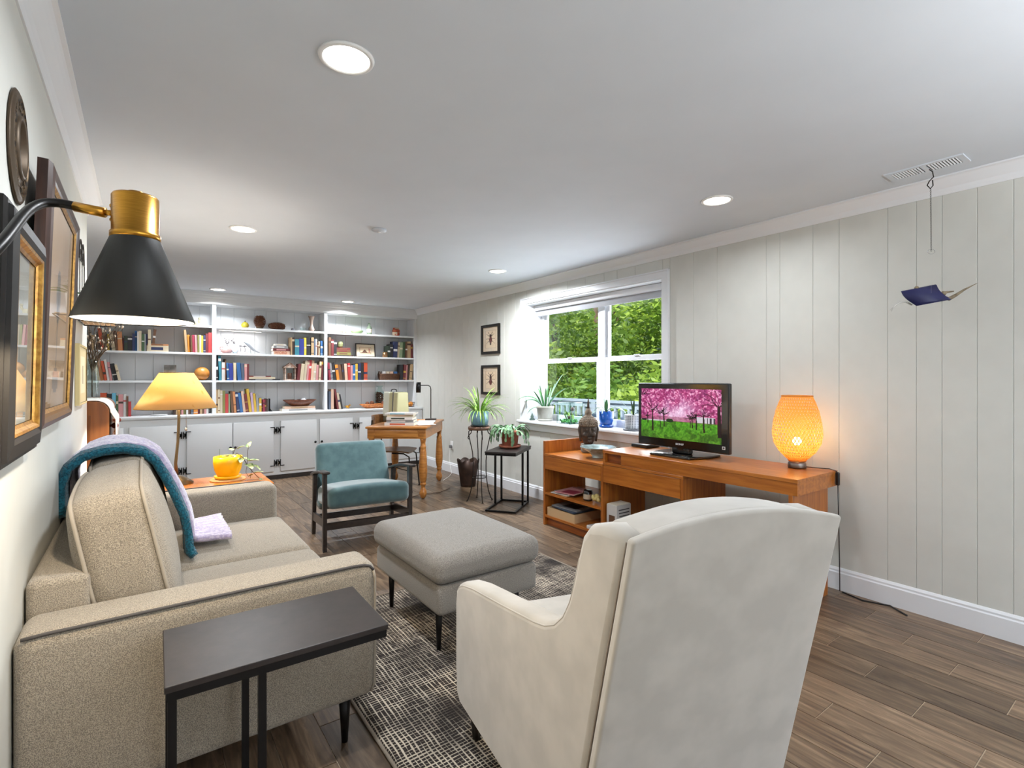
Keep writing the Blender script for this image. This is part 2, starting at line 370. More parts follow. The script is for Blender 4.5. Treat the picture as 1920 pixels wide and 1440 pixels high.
# right wall: core with the window hole, V-groove boards in front of it
T_ = .24
wr = struct(MB().box(XR+.012, XR+T_, YF, WY0-.002, 0, H).box(XR+.012, XR+T_, WY1+.002, YB, 0, H).box(XR+.012, XR+T_, WY0-.002, WY1+.002, 0, WZ0-.002).box(XR+.012, XR+T_, WY0-.002, WY1+.002, WZ1+.002, H).build('wall_right', m_wall))
def boards(edges, place, parent, name='panel', m=m_wall, gap=.0008, bev=.0020, th=.0118):
    """place(a, b, poly) builds one board between a and b; poly is its cross-section (along, out)"""
    for a, b in zip(edges[:-1], edges[1:]):
        a2, b2 = a+gap/2, b-gap/2
        poly = [(a2, 0), (b2, 0), (b2, th-bev), (b2-bev, th), (a2+bev, th), (a2, th-bev)]
        place(poly, parent, name, m)
def mk_right(z0, z1):
    def f(poly, parent, name, m):
        o = MB().prism([(XR+.012-t, a) for a, t in poly], z0, z1).build(name, m); sub(o, parent)
    return f
gr = [YF, -2.2, -1.87, -1.5, -1.2, -.8, -.45, -.1, .26, .577, .712, .855, .967, 1.102, 1.355, 1.507, 1.716, 1.807, 2.177, 2.38, 2.60, 2.67]
boards(gr, mk_right(0, H), wr)
g2 = [2.67, 2.96, 3.17, 3.33, 3.58, 3.83, 4.1, 4.26, 4.51]
boards(g2, mk_right(0, WZ0-.03), wr); boards(g2, mk_right(WZ1+.02, H), wr)
g3 = [4.51, 4.72, 4.937, 5.07, 5.3, 5.46, 5.75, 5.9, 6.2, 6.42, 6.6, 6.9, 7.05, 7.3, YB]
boards(g3, mk_right(0, H), wr)
wl = struct(MB().box(XL-.14, XL, YF, YW, 0, H).build('wall_left', m_wall))
struct(MB().box(XLL-.14, XL-.14, YW-.12, YW, 0, H).build('wall_left_return', m_wall)); struct(MB().box(XLL-.14, XLL, YW, YB, 0, H).build('wall_left_far', m_wall))
wb = struct(MB().box(XLL-.14, XR+T_, YB, YB+.15, 0, H).build('wall_back', m_wall))
# wall behind the camera with an added patio door for the fill light
struct(MB().box(XL, .6, YF-.15, YF, 0, H).box(3.2, XR+T_, YF-.15, YF, 0, H).box(.6, 3.2, YF-.15, YF, 2.1, H).build('wall_front', m_wall))
dr = struct(MB().box(.6, .68, YF-.1, YF-.03, 0, 2.1).box(3.12, 3.2, YF-.1, YF-.03, 0, 2.1).box(1.86, 1.94, YF-.1, YF-.03, 0, 2.1).box(.68, 3.12, YF-.1, YF-.03, 2.02, 2.1).box(.68, 3.12, YF-.1, YF-.03, 0, .1).build('added_door', m_trim))
sub(MB().box(.68, 3.12, YF-.07, YF-.064, .1, 2.02).build('pane', m_pane), dr)

def crown(name, a, b, nrm, L0=0):
    """crown moulding along a->b (2-D points), nrm = inward direction"""
    prof = [(0, 0), (0, -.085), (.006, -.085), (.012, -.07), (.02, -.055), (.045, -.028), (.055, -.018), (.062, -.012), (.075, -.008), (.075, 0)]
    a = Vector((*a, 0)); b = Vector((*b, 0)); nv = Vector((*nrm, 0)); mb = MB(); n = len(prof)
    vs = [tuple(p+nv*u+Vector((0, 0, H+v-.0005))) for p in (a, b) for u, v in prof]
    fs = [(i, (i+1) % n, n+(i+1) % n, n+i) for i in range(n)]+[tuple(range(n)), tuple(range(2*n-1, n-1, -1))]
    return struct(mb.add(vs, fs, 0, False).build(name, m_trim))
crown('trim_1', (XR, YF), (XR, YB), (-1, 0)); crown('trim_2', (XL, YF), (XL, YW), (1, 0))
def basebd(name, x0, x1, y0, y1, ax):
    s_ = -1 if ax == 'x-' else 1; mb = MB()
    if ax[0] == 'x':
        X = x0; poly = [(X, 0), (X+s_*.016, 0), (X+s_*.016, .105), (X+s_*.011, .112), (X+s_*.011, .122), (X+s_*.004, .135), (X, .135)]
        mb.prism(poly, y0, y1, 'y')
    return struct(mb.build(name, m_trim))
basebd('baseboard_right', XR, 0, YF, 7.12, 'x-'); basebd('baseboard_left', XL, 0, YF, YW, 'x+')

# ------------------------------------------------------------------ window 1
win = struct(MB().box(XR-.002, XR+.225, WY1-.012, WY1, WZ0+.035, WZ1).box(XR-.002, XR+.225, WY0, WY0+.012, WZ0+.035, WZ1).box(XR-.002, XR+.225, WY0+.012, WY1-.012, WZ1-.012, WZ1)
    .box(XR+.205, XR+.25, WY0+.012, WY0+.05, WZ0+.035, WZ1-.012).box(XR+.205, XR+.25, WY1-.05, WY1-.012, WZ0+.035, WZ1-.012).box(XR+.205, XR+.25, 3.515, 3.585, WZ0+.035, WZ1-.012).box(XR+.205, XR+.25, WY0+.05, WY1-.05, WZ1-.05, WZ1-.012).box(XR+.205, XR+.25, WY0+.05, WY1-.05, WZ0+.035, WZ0+.06).build('window_1', m_trim))
def wpart(name, mb, m=m_trim, to=None): return sub(mb.build(name, m), to or win)
cw = MB()
for y0, y1, z0, z1 in ((WY1, WY1+.09, WZ0-.0, WZ1+.062), (WY0-.07, WY0, WZ0-.0, WZ1+.062), (WY0, WY1, WZ1, WZ1+.062)):
    cw.box(XR-.016, XR+.001, y0, y1, z0, z1)
cw.box(XR-.024, XR-.016, WY1+.075, WY1+.09, WZ0, WZ1+.062).box(XR-.024, XR-.016, WY0-.07, WY0-.058, WZ0, WZ1+.062).box(XR-.024, XR-.016, WY0-.058, WY1+.075, WZ1+.05, WZ1+.062)
wpart('casing', cw)
SZ = .838
wpart('sill', MB().rbox(XR-.055, XR+.23, WY0-.10, WY1+.12, SZ-.03, SZ, .008))
wpart('apron', MB().box(XR-.018, XR, WY0-.07, WY1+.09, SZ-.105, SZ-.03).box(XR-.03, XR-.018, WY0-.08, WY1+.10, SZ-.05, SZ-.03))
for (y0, y1) in ((3.585, 4.46), (2.72, 3.515)):
    xo, xi = XR+.222, XR+.236
    for nm, x0, z0, z1 in (('lower_sash', XR+.207, SZ+.022, 1.51), ('upper_sash', XR+.228, 1.475, 2.083)):
        e = .045; sash = MB().box(x0, x0+.02, y0, y0+e, z0, z1).box(x0, x0+.02, y1-e, y1, z0, z1).box(x0, x0+.02, y0+e, y1-e, z0, z0+.045).box(x0, x0+.02, y0+e, y1-e, z1-.04, z1)
        so = wpart(nm, sash)
        pn = MB().box(x0+.009, x0+.012, y0+e, y1-e, z0+.045, z1-.04).build('pane', m_pane); pn.parent = so; pn.location = pn.location-so.location-win.location
    lk = MB().rbox(XR+.195, XR+.212, (y0+y1)/2-.03, (y0+y1)/2+.03, 1.51, 1.525, .004); wpart('sash_lock', lk)
t = thing('roller_blind', 'pale grey roller blind rolled up under the window head', 'blind', loc=(XR+.12, 3.59, 2.02))
MB().rbox(XR+.10, XR+.155, WY0+.014, WY1-.014, 2.062, 2.119, .006).build('headrail', m_trim, t)
MB().rbox(XR+.135, XR+.15, WY0+.02, WY1-.02, 2.0, 2.062, .004).build('shade_cloth', mat('blind_grey', (176, 178, 184), .8), t)

# ------------------------------------------------------------------ ceiling fittings
m_lamp = mat('lamp_lens', (255, 250, 240), .5, emit=(255, 248, 236), estr=6)
where = ['above the sofa near the camera', 'in front of the right wall above the television', 'on the left beyond the black lamp shade', 'nearest the window', 'before the bookcase, left one', 'before the bookcase, right one', 'behind the camera on the left', 'behind the camera on the right']
for (x, y), wtx in zip(DOWN, where):
    t = thing('recessed_light', 'round white recessed ceiling light '+wtx, 'ceiling light', 'recessed lights in the ceiling', (x, y, H-.012))
    MB().lathe([(.0745, 0), (.077, -.008), (.088, -.006), (.091, 0)], 32, (x, y, H)).build('trim_ring', m_white, t)
    MB().lathe([(.0735, 0), (.0735, -.005), (0.0001, -.006)], 32, (x, y, H-.0)).build('lens', m_lamp, t)
t = thing('smoke_detector', 'small flat white smoke detector on the ceiling', 'smoke detector', loc=(1.379, 3.513, H-.02)); MB().lathe([(.05, 0), (.05, -.012), (.035, -.02), (.0001, -.02)], 28, (1.379, 3.513, H)).build('cover', m_ceil, t); MB().lathe([(.012, 0), (.012, -.003), (.0001, -.003)], 12, (1.379, 3.513, H-.02)).build('sensor_cap', m_white, t)
def vent(x, y, lx, ly, name, label, n):
    t = thing(name, label, 'vent', loc=(x, y, H-.008))
    MB().box(x-lx/2-.02, x+lx/2+.02, y-ly/2-.025, y-ly/2, H-.006, H).box(x-lx/2-.02, x+lx/2+.02, y+ly/2, y+ly/2+.025, H-.006, H).box(x-lx/2-.02, x-lx/2, y-ly/2, y+ly/2, H-.006, H).box(x+lx/2, x+lx/2+.02, y-ly/2, y+ly/2, H-.006, H).box(x-lx/2, x+lx/2, y-.012, y+.012, H-.006, H).build('frame', m_ceil, t)
    MB().box(x-lx/2, x+lx/2, y-ly/2, y+ly/2, H-.001, H+.001).build('duct', mat('duct_dark', (52, 52, 54), .9), t)
    for i in range(n):
        for s_ in (-1, 1):
            yy = y+s_*(.016+(i+.5)*(ly/2-.016)/n)
            MB().at((x, yy, H-.004), rx=-.6).box(-lx/2, lx/2, -.0035, .0035, -.0008, .0008).build('slat', m_trim, t)
vent(3.22, .855, .10, .27, 'ceiling_vent', 'long white ceiling register with slats above the hanging sculpture', 10)
vent(3.40, 5.913, .08, .14, 'ceiling_vent', 'small white ceiling register near the bookcase corner', 4)

# ================================================================== BUILT-IN BOOKCASE
SH = [1.956, 1.62, 1.277, .863]; UP = [-.655, .735, 2.095, 3.462]
bc = thing('bookcase', 'tall white built-in bookcase filling the back wall, three bays wide', 'bookcase', loc=(1.4, 7.45, .863))
for i, x in enumerate(UP):
    a, b = (x-.005, x+.04) if i == 0 else ((x-.021, x+.021) if i < 3 else (x-.02, x+.0205))
    MB().rbox(a, b, 7.32, 7.585, .8635, 2.225, .002, 1, sm=False).build('upright', m_shelf, bc)
MB().box(-.66, XR-.001, 7.30, 7.59, 2.225, H-.0005).box(-.66, XR-.001, 7.285, 7.30, 2.29, H-.0005).box(-.66, XR-.001, 7.27, 7.285, 2.32, H-.0005).box(-.66, XR-.001, 7.25, 7.27, 2.345, H-.0005).build('top_rail', m_shelf, bc)
for i in range(3):
    x0 = UP[i]+(.04 if i == 0 else .021); x1 = UP[i+1]-.021
    for z in SH[:3]: MB().rbox(x0, x1, 7.322, 7.575, z-.024, z, .002, 1, sm=False).build('shelf', m_shelf, bc)
xs = [-.655, -.42, -.3, -.06, .12, .33, .45, .6]+[.735+q for q in (.10, .25, .5, .64, .78, 1.0, 1.2, 1.36)]+[2.095+q for q in (.22, .36, .6, .82, .96, 1.2, 1.365)]
def mk_back(poly, parent, name, m):
    MB().prism([(a, 7.599-t_) for a, t_ in poly], .864, 2.224).build(name, m, parent)
boards(xs, mk_back, bc, 'back_board', m_board, gap=.0016, bev=.003, th=.014)
ct = tag(MB().rbox(-.655, XR-.001, 7.10, 7.598, .833, .863, .004, 1).build('countertop', m_shelf), 'long white painted countertop over the base cabinets', 'countertop')
bcab = thing('base_cabinet', 'long white base cabinet with black butterfly hinges under the bookcase', 'cabinet', loc=(1.4, 7.35, 0))
MB().box(-.655, XR-.002, 7.13, 7.595, .0, .832).build('carcass', m_shelf, bcab)
def hinge(x, z, s_, par):
    mb = MB(); y0, y1 = 7.094, 7.103
    mb.at((x, 0, z)); mb.box(-.018, -.009, y0, y1, -.042, .042).box(.009, .018, y0, y1, -.042, .042)
    mb.prism([(-.012, -.03), (.012, -.006), (.012, .006), (-.012, .03), (-.004, 0)], y0, y1, 'y').prism([(.012, -.03), (.012, .03), (-.004, .004), (-.004, -.004)], y0, y1, 'y')
    mb.box(*sorted((s_*.018, s_*.062)), y0, y1, .034 if z > .4 else -.042, .042 if z > .4 else -.034)
    o = mb.build('hinge', m_black, None); o.location = o.location-bcab.location-par.location; o.parent = par
for a, b, hx in ((-.61, -.16, -1), (-.11, .349, 1), (.433, .909, -1), (.917, 1.38, 1), (1.463, 1.915, -1), (1.955, 2.405, 1), (2.496, 2.94, -1), (2.98, 3.42, 1)):
    d = MB().rbox(a, b, 7.104, 7.129, .10, .753, .006, 2).build('door', m_shelf, bcab)
    kx = b-.022 if hx < 0 else a+.022
    k = MB().lathe([(.006, 0), (.006, .012), (.016, .016), (.014, .024), (.0001, .027)], 12); k.v = [(kx+x, 7.104-z, .45+y) for x, y, z in k.v]
    k = k.build('knob', m_black); k.location = k.location-bcab.location-d.location; k.parent = d
    for z in (.635, .215): hinge((a-.02 if hx < 0 else b+.02), z, 1 if hx < 0 else -1, d)
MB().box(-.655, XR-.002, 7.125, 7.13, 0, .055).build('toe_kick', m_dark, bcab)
t = thing('shelf_light', 'slim white light bar glowing under the top shelf of the middle bay', 'lamp', loc=(1.08, 7.5, 1.92))
MB().box(.80, 1.30, 7.45, 7.475, 1.918, 1.9315).build('housing', m_white, t); MB().box(.81, 1.29, 7.453, 7.472, 1.9165, 1.918).build('diffuser', m_lamp, t)
light('AREA', 'shelf_light_glow', (1.02, 7.46, 1.914), 1.3, (1, 1, 1), size=.45, size_y=.02, spread=170)

# ------------------------------------------------------------------ BOOKS
PAL = dict(tan=(196, 164, 122), brown=(112, 76, 52), darkbrown=(66, 44, 34), redorange=(206, 84, 48), cream=(226, 208, 176), orangetan=(204, 134, 84), darkgreen=(44, 56, 42),
    navy=(44, 52, 92), blue=(48, 102, 160), lightblue=(110, 184, 212), green=(70, 98, 64), grey=(150, 150, 150), slate=(84, 96, 116), orange=(228, 140, 44), crimson=(160, 46, 70), pink=(216, 150, 150),
    olive=(128, 128, 66), mustard=(212, 172, 58), maroon=(112, 38, 42), red=(196, 58, 58), black=(34, 32, 36), white=(232, 228, 224), teal=(60, 140, 158), royal=(48, 60, 150), yellow=(232, 206, 70),
    lilac=(196, 168, 190), sage=(140, 158, 122), peach=(232, 192, 164), beige=(214, 196, 170))
WORD = dict(redorange='red-orange', orangetan='orange-tan', darkgreen='dark green', darkbrown='dark brown', lightblue='light blue', royal='royal blue')
for k, v in PAL.items(): mat('cover_'+k, tuple(q*.86 for q in v), .55)
ORD = 'first second third fourth fifth sixth seventh eighth ninth tenth eleventh twelfth thirteenth fourteenth fifteenth sixteenth seventeenth eighteenth nineteenth twentieth twenty-first twenty-second twenty-third twenty-fourth'.split()
def book_mesh(w, d, h, cov, band, bands):
    """spine faces -Y; cover boards wrap a slightly recessed page block"""
    mb = MB(); t_ = min(.003, w*.18)
    mb.box(-w/2, -w/2+t_, 0, d, 0, h, 0).box(w/2-t_, w/2, 0, d, 0, h, 0)
    mb.box(-w/2+t_, w/2-t_, t_, d-.004, .003, h-.003, 1)
    zs = [0]+sorted(z for q in bands for z in q)+[h]
    for i in range(len(zs)-1):
        mb.box(-w/2, w/2, -.001 if i % 2 == 0 else -.0013, t_, zs[i], zs[i+1], 0 if i % 2 == 0 else 2)
    return mb, [M['cover_'+cov], m_paper, M['cover_'+band]]
bandsel = dict(black='white', navy='white', white='red', cream='brown', tan='darkbrown', red='white', maroon='mustard', blue='white', royal='yellow')
NB = [0]
def run(px0, rowz, bay, rowname, spec, side, Y=7.345, depth=.15, group=None):
    """spec: 'colour width_px height_px [lean_deg]' separated by commas, left to right from pixel px0"""
    px = px0; items = [q.split() for q in spec.split(',')]; k = 0; prev = None
    def edges(cx, wd, hh, lr, side):     # x of the left / right face of a leaning book at several heights
        out = []
        for zz in np.linspace(.002, hh*math.cos(lr), 9):
            out.append(cx+zz*math.tan(lr)+side*wd/2/math.cos(lr))
        return out
    for it in items:
        if it[0] == '-': px += float(it[1]); continue
        col, w, h = it[0], float(it[1]), float(it[2]); lean = float(it[3]) if len(it) > 3 else 0
        sc = PD(px, Y); hm = max(.08, h*sc); xa, xb = PX(px, Y), PX(px+w, Y); lr = math.radians(lean); wm = (xb-xa)*(.95 if not lean else .90)
        NB[0] += 1; rr = random.Random(NB[0]); band = bandsel.get(col, rr.choice(['cream', 'white', 'darkbrown', 'navy']))
        bs = []
        if rr.random() < (.6 if wm > .02 else .25):
            z0 = hm*rr.uniform(.3, .82); bs = [(z0, min(hm*.95, z0+hm*rr.uniform(.03, .14)))]
            if rr.random() < .25 and z0 > hm*.2: bs.append((hm*.1, hm*.13))
        if len(it) > 4: band = it[4]
        xc = xa+wm/2
        if prev:
            R0 = edges(*prev, 1); L0 = edges(xc, wm, hm, lr, -1); H0, H1 = prev[2]*math.cos(prev[3]), hm*math.cos(lr); zt = min(H0, H1)
            need = 0
            for zz in (0, zt):
                xr = prev[0]+zz*math.tan(prev[3])+prev[1]/2/math.cos(prev[3]); xl = xc+zz*math.tan(lr)-wm/2/math.cos(lr); need = max(need, xr-xl)
            xc += need+.0008 if need > 0 else 0
        prev = (xc, wm, hm, lr)
        mb, ms = book_mesh(wm, depth*rr.uniform(.85, 1.1), hm, col, band, bs)
        zo = (wm/2)*abs(math.sin(lr))+.0004
        o = mb.build('book', ms, None, keep=True); o.location = (xc+zo*math.tan(lr), Y+rr.uniform(-.006, .012), rowz+zo); o.rotation_euler = (0, lr, 0)
        size = 'slim ' if w < 4 else ('thick ' if w > 7.6 else ''); ln = 'leaning ' if abs(lean) > 3 else ''
        lab = f"{size}{ln}{WORD.get(col, col)} book, {ORD[k]} from left {side}, {rowname} shelf, {bay} bay"
        tag(o, lab, 'book', group or f'books on the {rowname} shelf of the {bay} bay'); k += 1; px += w
        if len(it) > 5:
            text('title', it[5], min(.05, wm*.7), M['cover_'+band], o, (0, -.0016, hm*.62), (PI/2, PI/2, 0))
B1, B2, B3 = 'left', 'middle', 'right'
run(166, SH[1], B1, 'second', 'darkbrown 3 34,tan 7 28,grey 6 33 -4,darkbrown 3 34 -6,redorange 7 41 -8,brown 5 33 -4,mustard 4 30,cream 8 36 -8,brown 4 37 -5,orangetan 10 36 -3,maroon 2 24,darkgreen 7 28,black 9 27,navy 5 33,blue 4.5 38,white 2.5 36,cream 6 38 0 redorange,green 5.5 33,grey 2.5 33,navy 4 33,cream 6 41,brown 5.5 42 6', 'group by the vase')
run(348, SH[1], B1, 'second', 'tan 5 42 -4,orange 5 33 -3,brown 3.4 32 -2,crimson 5 33 -2,pink 4 33 -2,olive 3.4 33,cream 3.6 33,mustard 4 32,navy 4.4 33,maroon 5 36,red 6.5 38', 'group near upright')
run(183, SH[2], B1, 'third', 'cream 6 42 -10,orangetan 7 41 -9,redorange 5.5 37 -9,white 5 40 -8,pink 5 35 -8,black 9 32 -11,cream 5 30 -11', 'leaning group')
run(176, SH[3], B1, 'bottom', 'white 8 36,maroon 4 38,redorange 12.5 46 0 mustard,black 9.5 44 0 white SOUP,lightblue 7.5 45,green 4.5 40,pink 9.5 42,white 5.5 42,brown 3.5 38,red 5.5 28', 'group by the chest')
run(325, SH[3], B1, 'bottom', 'darkbrown 5 20,tan 5 22,brown 5 24,pink 4 22,olive 5 24,white 4 22,brown 5 24,slate 5 22,orange 8 30,maroon 4 34,tan 4 36,brown 4 35,pink 4 38,white 4 36', 'group behind the lampshade')
run(545, SH[1], B2, 'second', 'tan 3 33,darkbrown 5 33,teal 8.5 30,royal 9 31,yellow 4.5 33,black 8.5 34,tan 5.2 34,slate 3.2 31,white 2.6 31,brown 3.2 25,cream 3.4 27,blue 5 28', 'vertical group')
run(404.5, SH[2], B2, 'third', 'black 4.5 47,teal 5.5 46 -2,white 6 34 0 red,brown 2.6 40,blue 4.5 33 -3,royal 8 32 -2,cream 5.5 33,blue 8 33 -4,slate 6 32 -2,pink 5 31,maroon 4 31', 'group by upright')
run(557, SH[2], B2, 'third', 'maroon 5 31 5,cream 7 31 6,beige 5 37 6,pink 4 37 5,red 4.5 38 5,peach 5 37 4,beige 5 32 4,pink 5 29 3,cream 4 35 3,maroon 3.4 36 2', 'group by the lantern')
run(404, SH[3], B2, 'bottom', 'tan 5 45,cream 4 45,beige 4.5 43,olive 5 42,red 6 36,sage 3.4 36,brown 4.5 41 -3,orangetan 5 40 -4,navy 5.6 38 -6,blue 6 37 -7,peach 5 40 -6,maroon 6 35 -6,mustard 5.6 44 -7,lilac 4.6 37 -5,mustard 5 35 -4,grey 5 34 -3,mustard 4.4 26,maroon 3 23,crimson 3 23,maroon 3 23,darkbrown 3 24', 'long row')
run(616.5, SH[1], B3, 'second', 'brown 4.5 35,maroon 5 31 0 white,black 5.5 30', 'group at upright')
run(727, SH[1], B3, 'second', 'darkgreen 5 22,black 5 25,navy 8 30 3,cream 4 29 3,sage 5.4 29 3,green 5 30 3,brown 3.6 30,tan 7 31 0,maroon 3 26', 'group by the candle')
run(617, SH[2], B3, 'third', 'crimson 4 33 -5,grey 4 33 -6,black 6 33 -6,orange 5.6 29 -8,brown 6.6 29 -8,darkbrown 4 30 -6,peach 5.6 31 -4,red 5 32 -2,pink 3.8 28,blue 5 29,mustard 4.6 31,navy 5.6 32,black 5.2 32,redorange 7.6 33', 'row at upright')
run(750, SH[2], B3, 'third', 'black 5.4 29,maroon 5 29 4,pink 3 28 4,darkbrown 4 29 5,tan 5 30 5', 'group by the basket')
run(616.5, SH[3], B3, 'bottom', 'slate 4.4 34,peach 5.4 38,maroon 4 38 -9,beige 4.6 31 -9,black 3 28 -10', 'group at upright')
def flat(px0, px1, z, th, col, label, band='white', Y=7.35, d=.15, rz=0, title=None, grp='books lying flat on the shelves'):
    x0, x1 = PX(px0, Y), PX(px1, Y); L_ = x1-x0
    mb = MB(); t_ = min(.003, th*.2); mb.box(0, L_, 0, d, 0, t_).box(0, L_, 0, d, th-t_, th).box(0, L_, 0, t_, t_, th-t_, 0).box(.003, L_-.003, t_, d-.003, t_, th-t_, 1)
    mb.box(L_*.2, L_*.75, -.0006, 0, th*.25, th*.75, 2)
    o = mb.build('book', [M['cover_'+col], m_paper, M['cover_'+band]], None, keep=True); o.location = (x0, Y, z+.0002); o.rotation_euler = (0, 0, rz); tag(o, label, 'book', grp)
    if title: text('title', title, th*.95, M['cover_redorange'], o, (L_*.45, -.0012, th*.5), (PI/2, 0, 0))
    return z+th
z = flat(275, 316, SH[1], .07, 'cream', 'thick cream book with blue label lying flat, left bay second shelf', 'navy'); flat(276, 316, z, .02, 'orangetan', 'thin tan book on the thick cream book, left bay', 'brown')
z = flat(513, 544, SH[1], .05, 'peach', 'peach book lettered in red, lowest of the flat stack, middle bay', 'peach', title='WORD'); z = flat(512, 544, z, .035, 'maroon', 'dark maroon book second from bottom of middle bay stack', 'pink')
z = flat(513, 540, z, .035, 'grey', 'grey book third from bottom of middle bay stack', 'white'); flat(516, 537, z, .025, 'white', 'thin white book on top of middle bay stack', 'cream')
z = flat(467, 525, SH[2], .02, 'black', 'thin black book, lowest of flat pile beside third shelf row', 'grey'); z = flat(467, 516, z, .024, 'cream', 'cream book in the middle of the low flat pile', 'beige'); flat(467, 508, z, .016, 'maroon', 'thin maroon book on top of the low flat pile', 'white')
z = flat(631, 662, SH[1], .018, 'darkbrown', 'dark thin book, lowest in the pile under the green vase', 'black'); z = flat(631, 658, z, .04, 'olive', 'olive book second in the pile under the green vase', 'brown'); z = flat(631, 657, z, .036, 'brown', 'reddish brown book third in the pile under the green vase', 'maroon'); ZV = flat(631, 657, z, .03, 'maroon', 'maroon book directly under the green vase', 'brown')
z = flat(529, 592, SH[3], .03, 'white', 'large white book lowest under the wooden bowl', 'grey', Y=7.28, d=.2); ZB = flat(534, 591, z, .03, 'peach', 'peach book directly under the wooden bowl', 'tan', Y=7.29, d=.19)

# ------------------------------------------------------------------ shelf ornaments
def orn(name, px, z, label, cat, Y=7.42): return thing(name, label, cat, loc=(PX(px, Y), Y, z))
def lat(t, name, prof, m, n=20, off=(0, 0, 0), **k):
    return MB().lathe(prof, n, tuple(Vector(t.location)+Vector(off)), **k).build(name, m, t)
m_gourd = noisy(mat('gourd_orange', (200, 138, 66), .4), (176, 112, 48), 12)
t = orn('gourd', 375, SH[2], 'orange bottle gourd lying on the third shelf of the left bay', 'gourd')
c = Vector(t.location); g = MB().ball((0, 0, 0), .085, 20); g.X = Matrix(); g.v = [(c.x+.02+x*1.0, c.y+y, c.z+.085+z_) for x, y, z_ in g.v]; g.build('body', m_gourd, t)
MB().tube([c+Vector((-.03, 0, .05)), c+Vector((-.09, 0, .03)), c+Vector((-.13, 0, .028)), c+Vector((-.16, 0, .045))], [.045, .03, .02, .006], 12).build('neck', m_gourd, t)
MB().tube([c+Vector((-.16, 0, .045)), c+Vector((-.19, 0, .075))], .005, 6).build('stem', m_stem, t)
t = orn('photo_card', 319, SH[2], 'small unframed photograph leaning on the third left shelf', 'photo'); c = t.location
im = np.full((14, 10, 3), (190, 180, 166), float); im[0:5] = (130, 126, 122); im[5:9] = (150, 134, 118); im[9:, 3:7] = (224, 176, 148); im[9:, :2] = (60, 52, 50); im += (noise2(14, 10, 3, 5)[..., None]-.5)*70
MB().box(c.x-.065, c.x+.065, c.y+.001, c.y+.004, c.z, c.z+.19).build('card', m_white, t); grid_panel('print', np.clip(im, 0, 255), (c.x-.063, c.y, c.z+.188), (.126, 0, 0), (0, 0, -.185), m_vc, t)
t = orn('cactus_figurine', 367, SH[0], 'small grey-green branching figurine on the top left shelf', 'figurine'); c = t.location; m_fig = mat('figurine_clay', (150, 142, 118), .8)
MB().lathe([(.026, 0), (.03, .03), (.022, .05), (.0001, .055)], 14, tuple(c)).build('body', m_fig, t)
for s_ in (-1, 1): MB().tube([c+Vector((s_*.01, 0, .03)), c+Vector((s_*.035, 0, .05)), c+Vector((s_*.04, 0, .085))], [.014, .014, .011], 8).ball(tuple(c+Vector((s_*.04, 0, .09))), .016, 8).build('branch', m_fig, t)
t = orn('yellow_gourd', 459.5, SH[0], 'small round yellow-green gourd on the top middle shelf', 'gourd'); lat(t, 'body', [(.0001, 0), (.03, .004), (.045, .025), (.046, .045), (.032, .07), (.012, .082), (.0001, .085)], noisy(mat('yg', (172, 160, 40), .5), (150, 130, 30), 20)); lat(t, 'stem', [(.006, .083), (.004, .1), (.0001, .101)], m_stem, 8)
def pinecone(name, c, length, r, axis, label):
    t = thing(name, label, 'pine cone', loc=tuple(c)); m1 = noisy(mat('cone_brown', (112, 66, 40), .8), (84, 46, 28), 30)
    sc = MB(); n = 150
    for i in range(n):
        f_ = (i+.5)/n; a = i*2.399; rr = r*(math.sin(PI*(.12+.86*(1-f_)**.8)))**.6*(.55+.45*(1-f_)); h_ = f_*length
        if axis == 'z': ce = Vector((rr*.55*math.cos(a), rr*.55*math.sin(a), h_)); d = Vector((math.cos(a), math.sin(a), .55)).normalized()
        else: ce = Vector((h_-length/2, rr*.55*math.cos(a), r*.8+rr*.55*math.sin(a))); d = Vector((.55, math.cos(a), math.sin(a))).normalized()
        up = Vector((0, 0, 1)) if axis == 'z' else Vector((1, 0, 0)); sd = d.cross(up).normalized(); w_ = .011; ln = rr*.55+.006
        P = [Vector(c)+ce-sd*w_*.4, Vector(c)+ce+sd*w_*.4, Vector(c)+ce+d*ln+sd*w_, Vector(c)+ce+d*(ln+.006), Vector(c)+ce+d*ln-sd*w_]; th = d.cross(sd)*.002
        sc.add([tuple(p+th) for p in P]+[tuple(p-th) for p in P], [(0,1,2,3,4), (9,8,7,6,5), (0,5,6,1), (1,6,7,2), (2,7,8,3), (3,8,9,4), (4,9,5,0)])
    o = sc.build('scales', m1, t); o['kind'] = 'stuff'
    if axis == 'z': MB().lathe([(r*.5, .004), (r*.5, length*.2), (r*.2, length*.8), (.0001, length*.92)], 12, tuple(c)).build('core', m_stem, t)
    else: MB().tube([Vector(c)+Vector((-length/2+.01, 0, r*.8)), Vector(c)+Vector((length/2-.01, 0, r*.8))], r*.5, 10).build('core', m_stem, t)
pinecone('pine_cone', (PX(487, 7.42), 7.42, SH[0]), .165, .085, 'z', 'large open brown pine cone standing upright on the top middle shelf')
pinecone('pine_cone', (PX(518, 7.42), 7.42, SH[0]), .2, .062, 'x', 'closed reddish brown pine cone lying on its side, top middle shelf')
t = orn('stone', 549, SH[0], 'small grey stone on the top middle shelf', 'stone'); MB().ball((t.location.x, t.location.y, t.location.z+.018), .026, 12, sz=.7).build('body', mat('stone_grey', (110, 110, 116), .7), t)
t = orn('glass_vase', 584, SH[0], 'tall pale pink glass vase with flared mouth, top middle shelf', 'vase'); lat(t, 'body', [(.028, 0), (.04, .02), (.04, .045), (.02, .08), (.018, .13), (.03, .18), (.045, .215), (.043, .215), (.028, .18), (.015, .13), (.016, .085), (.034, .045), (.0001, .012)], mat('pink_glass', (232, 206, 190), .15, trans=.55))
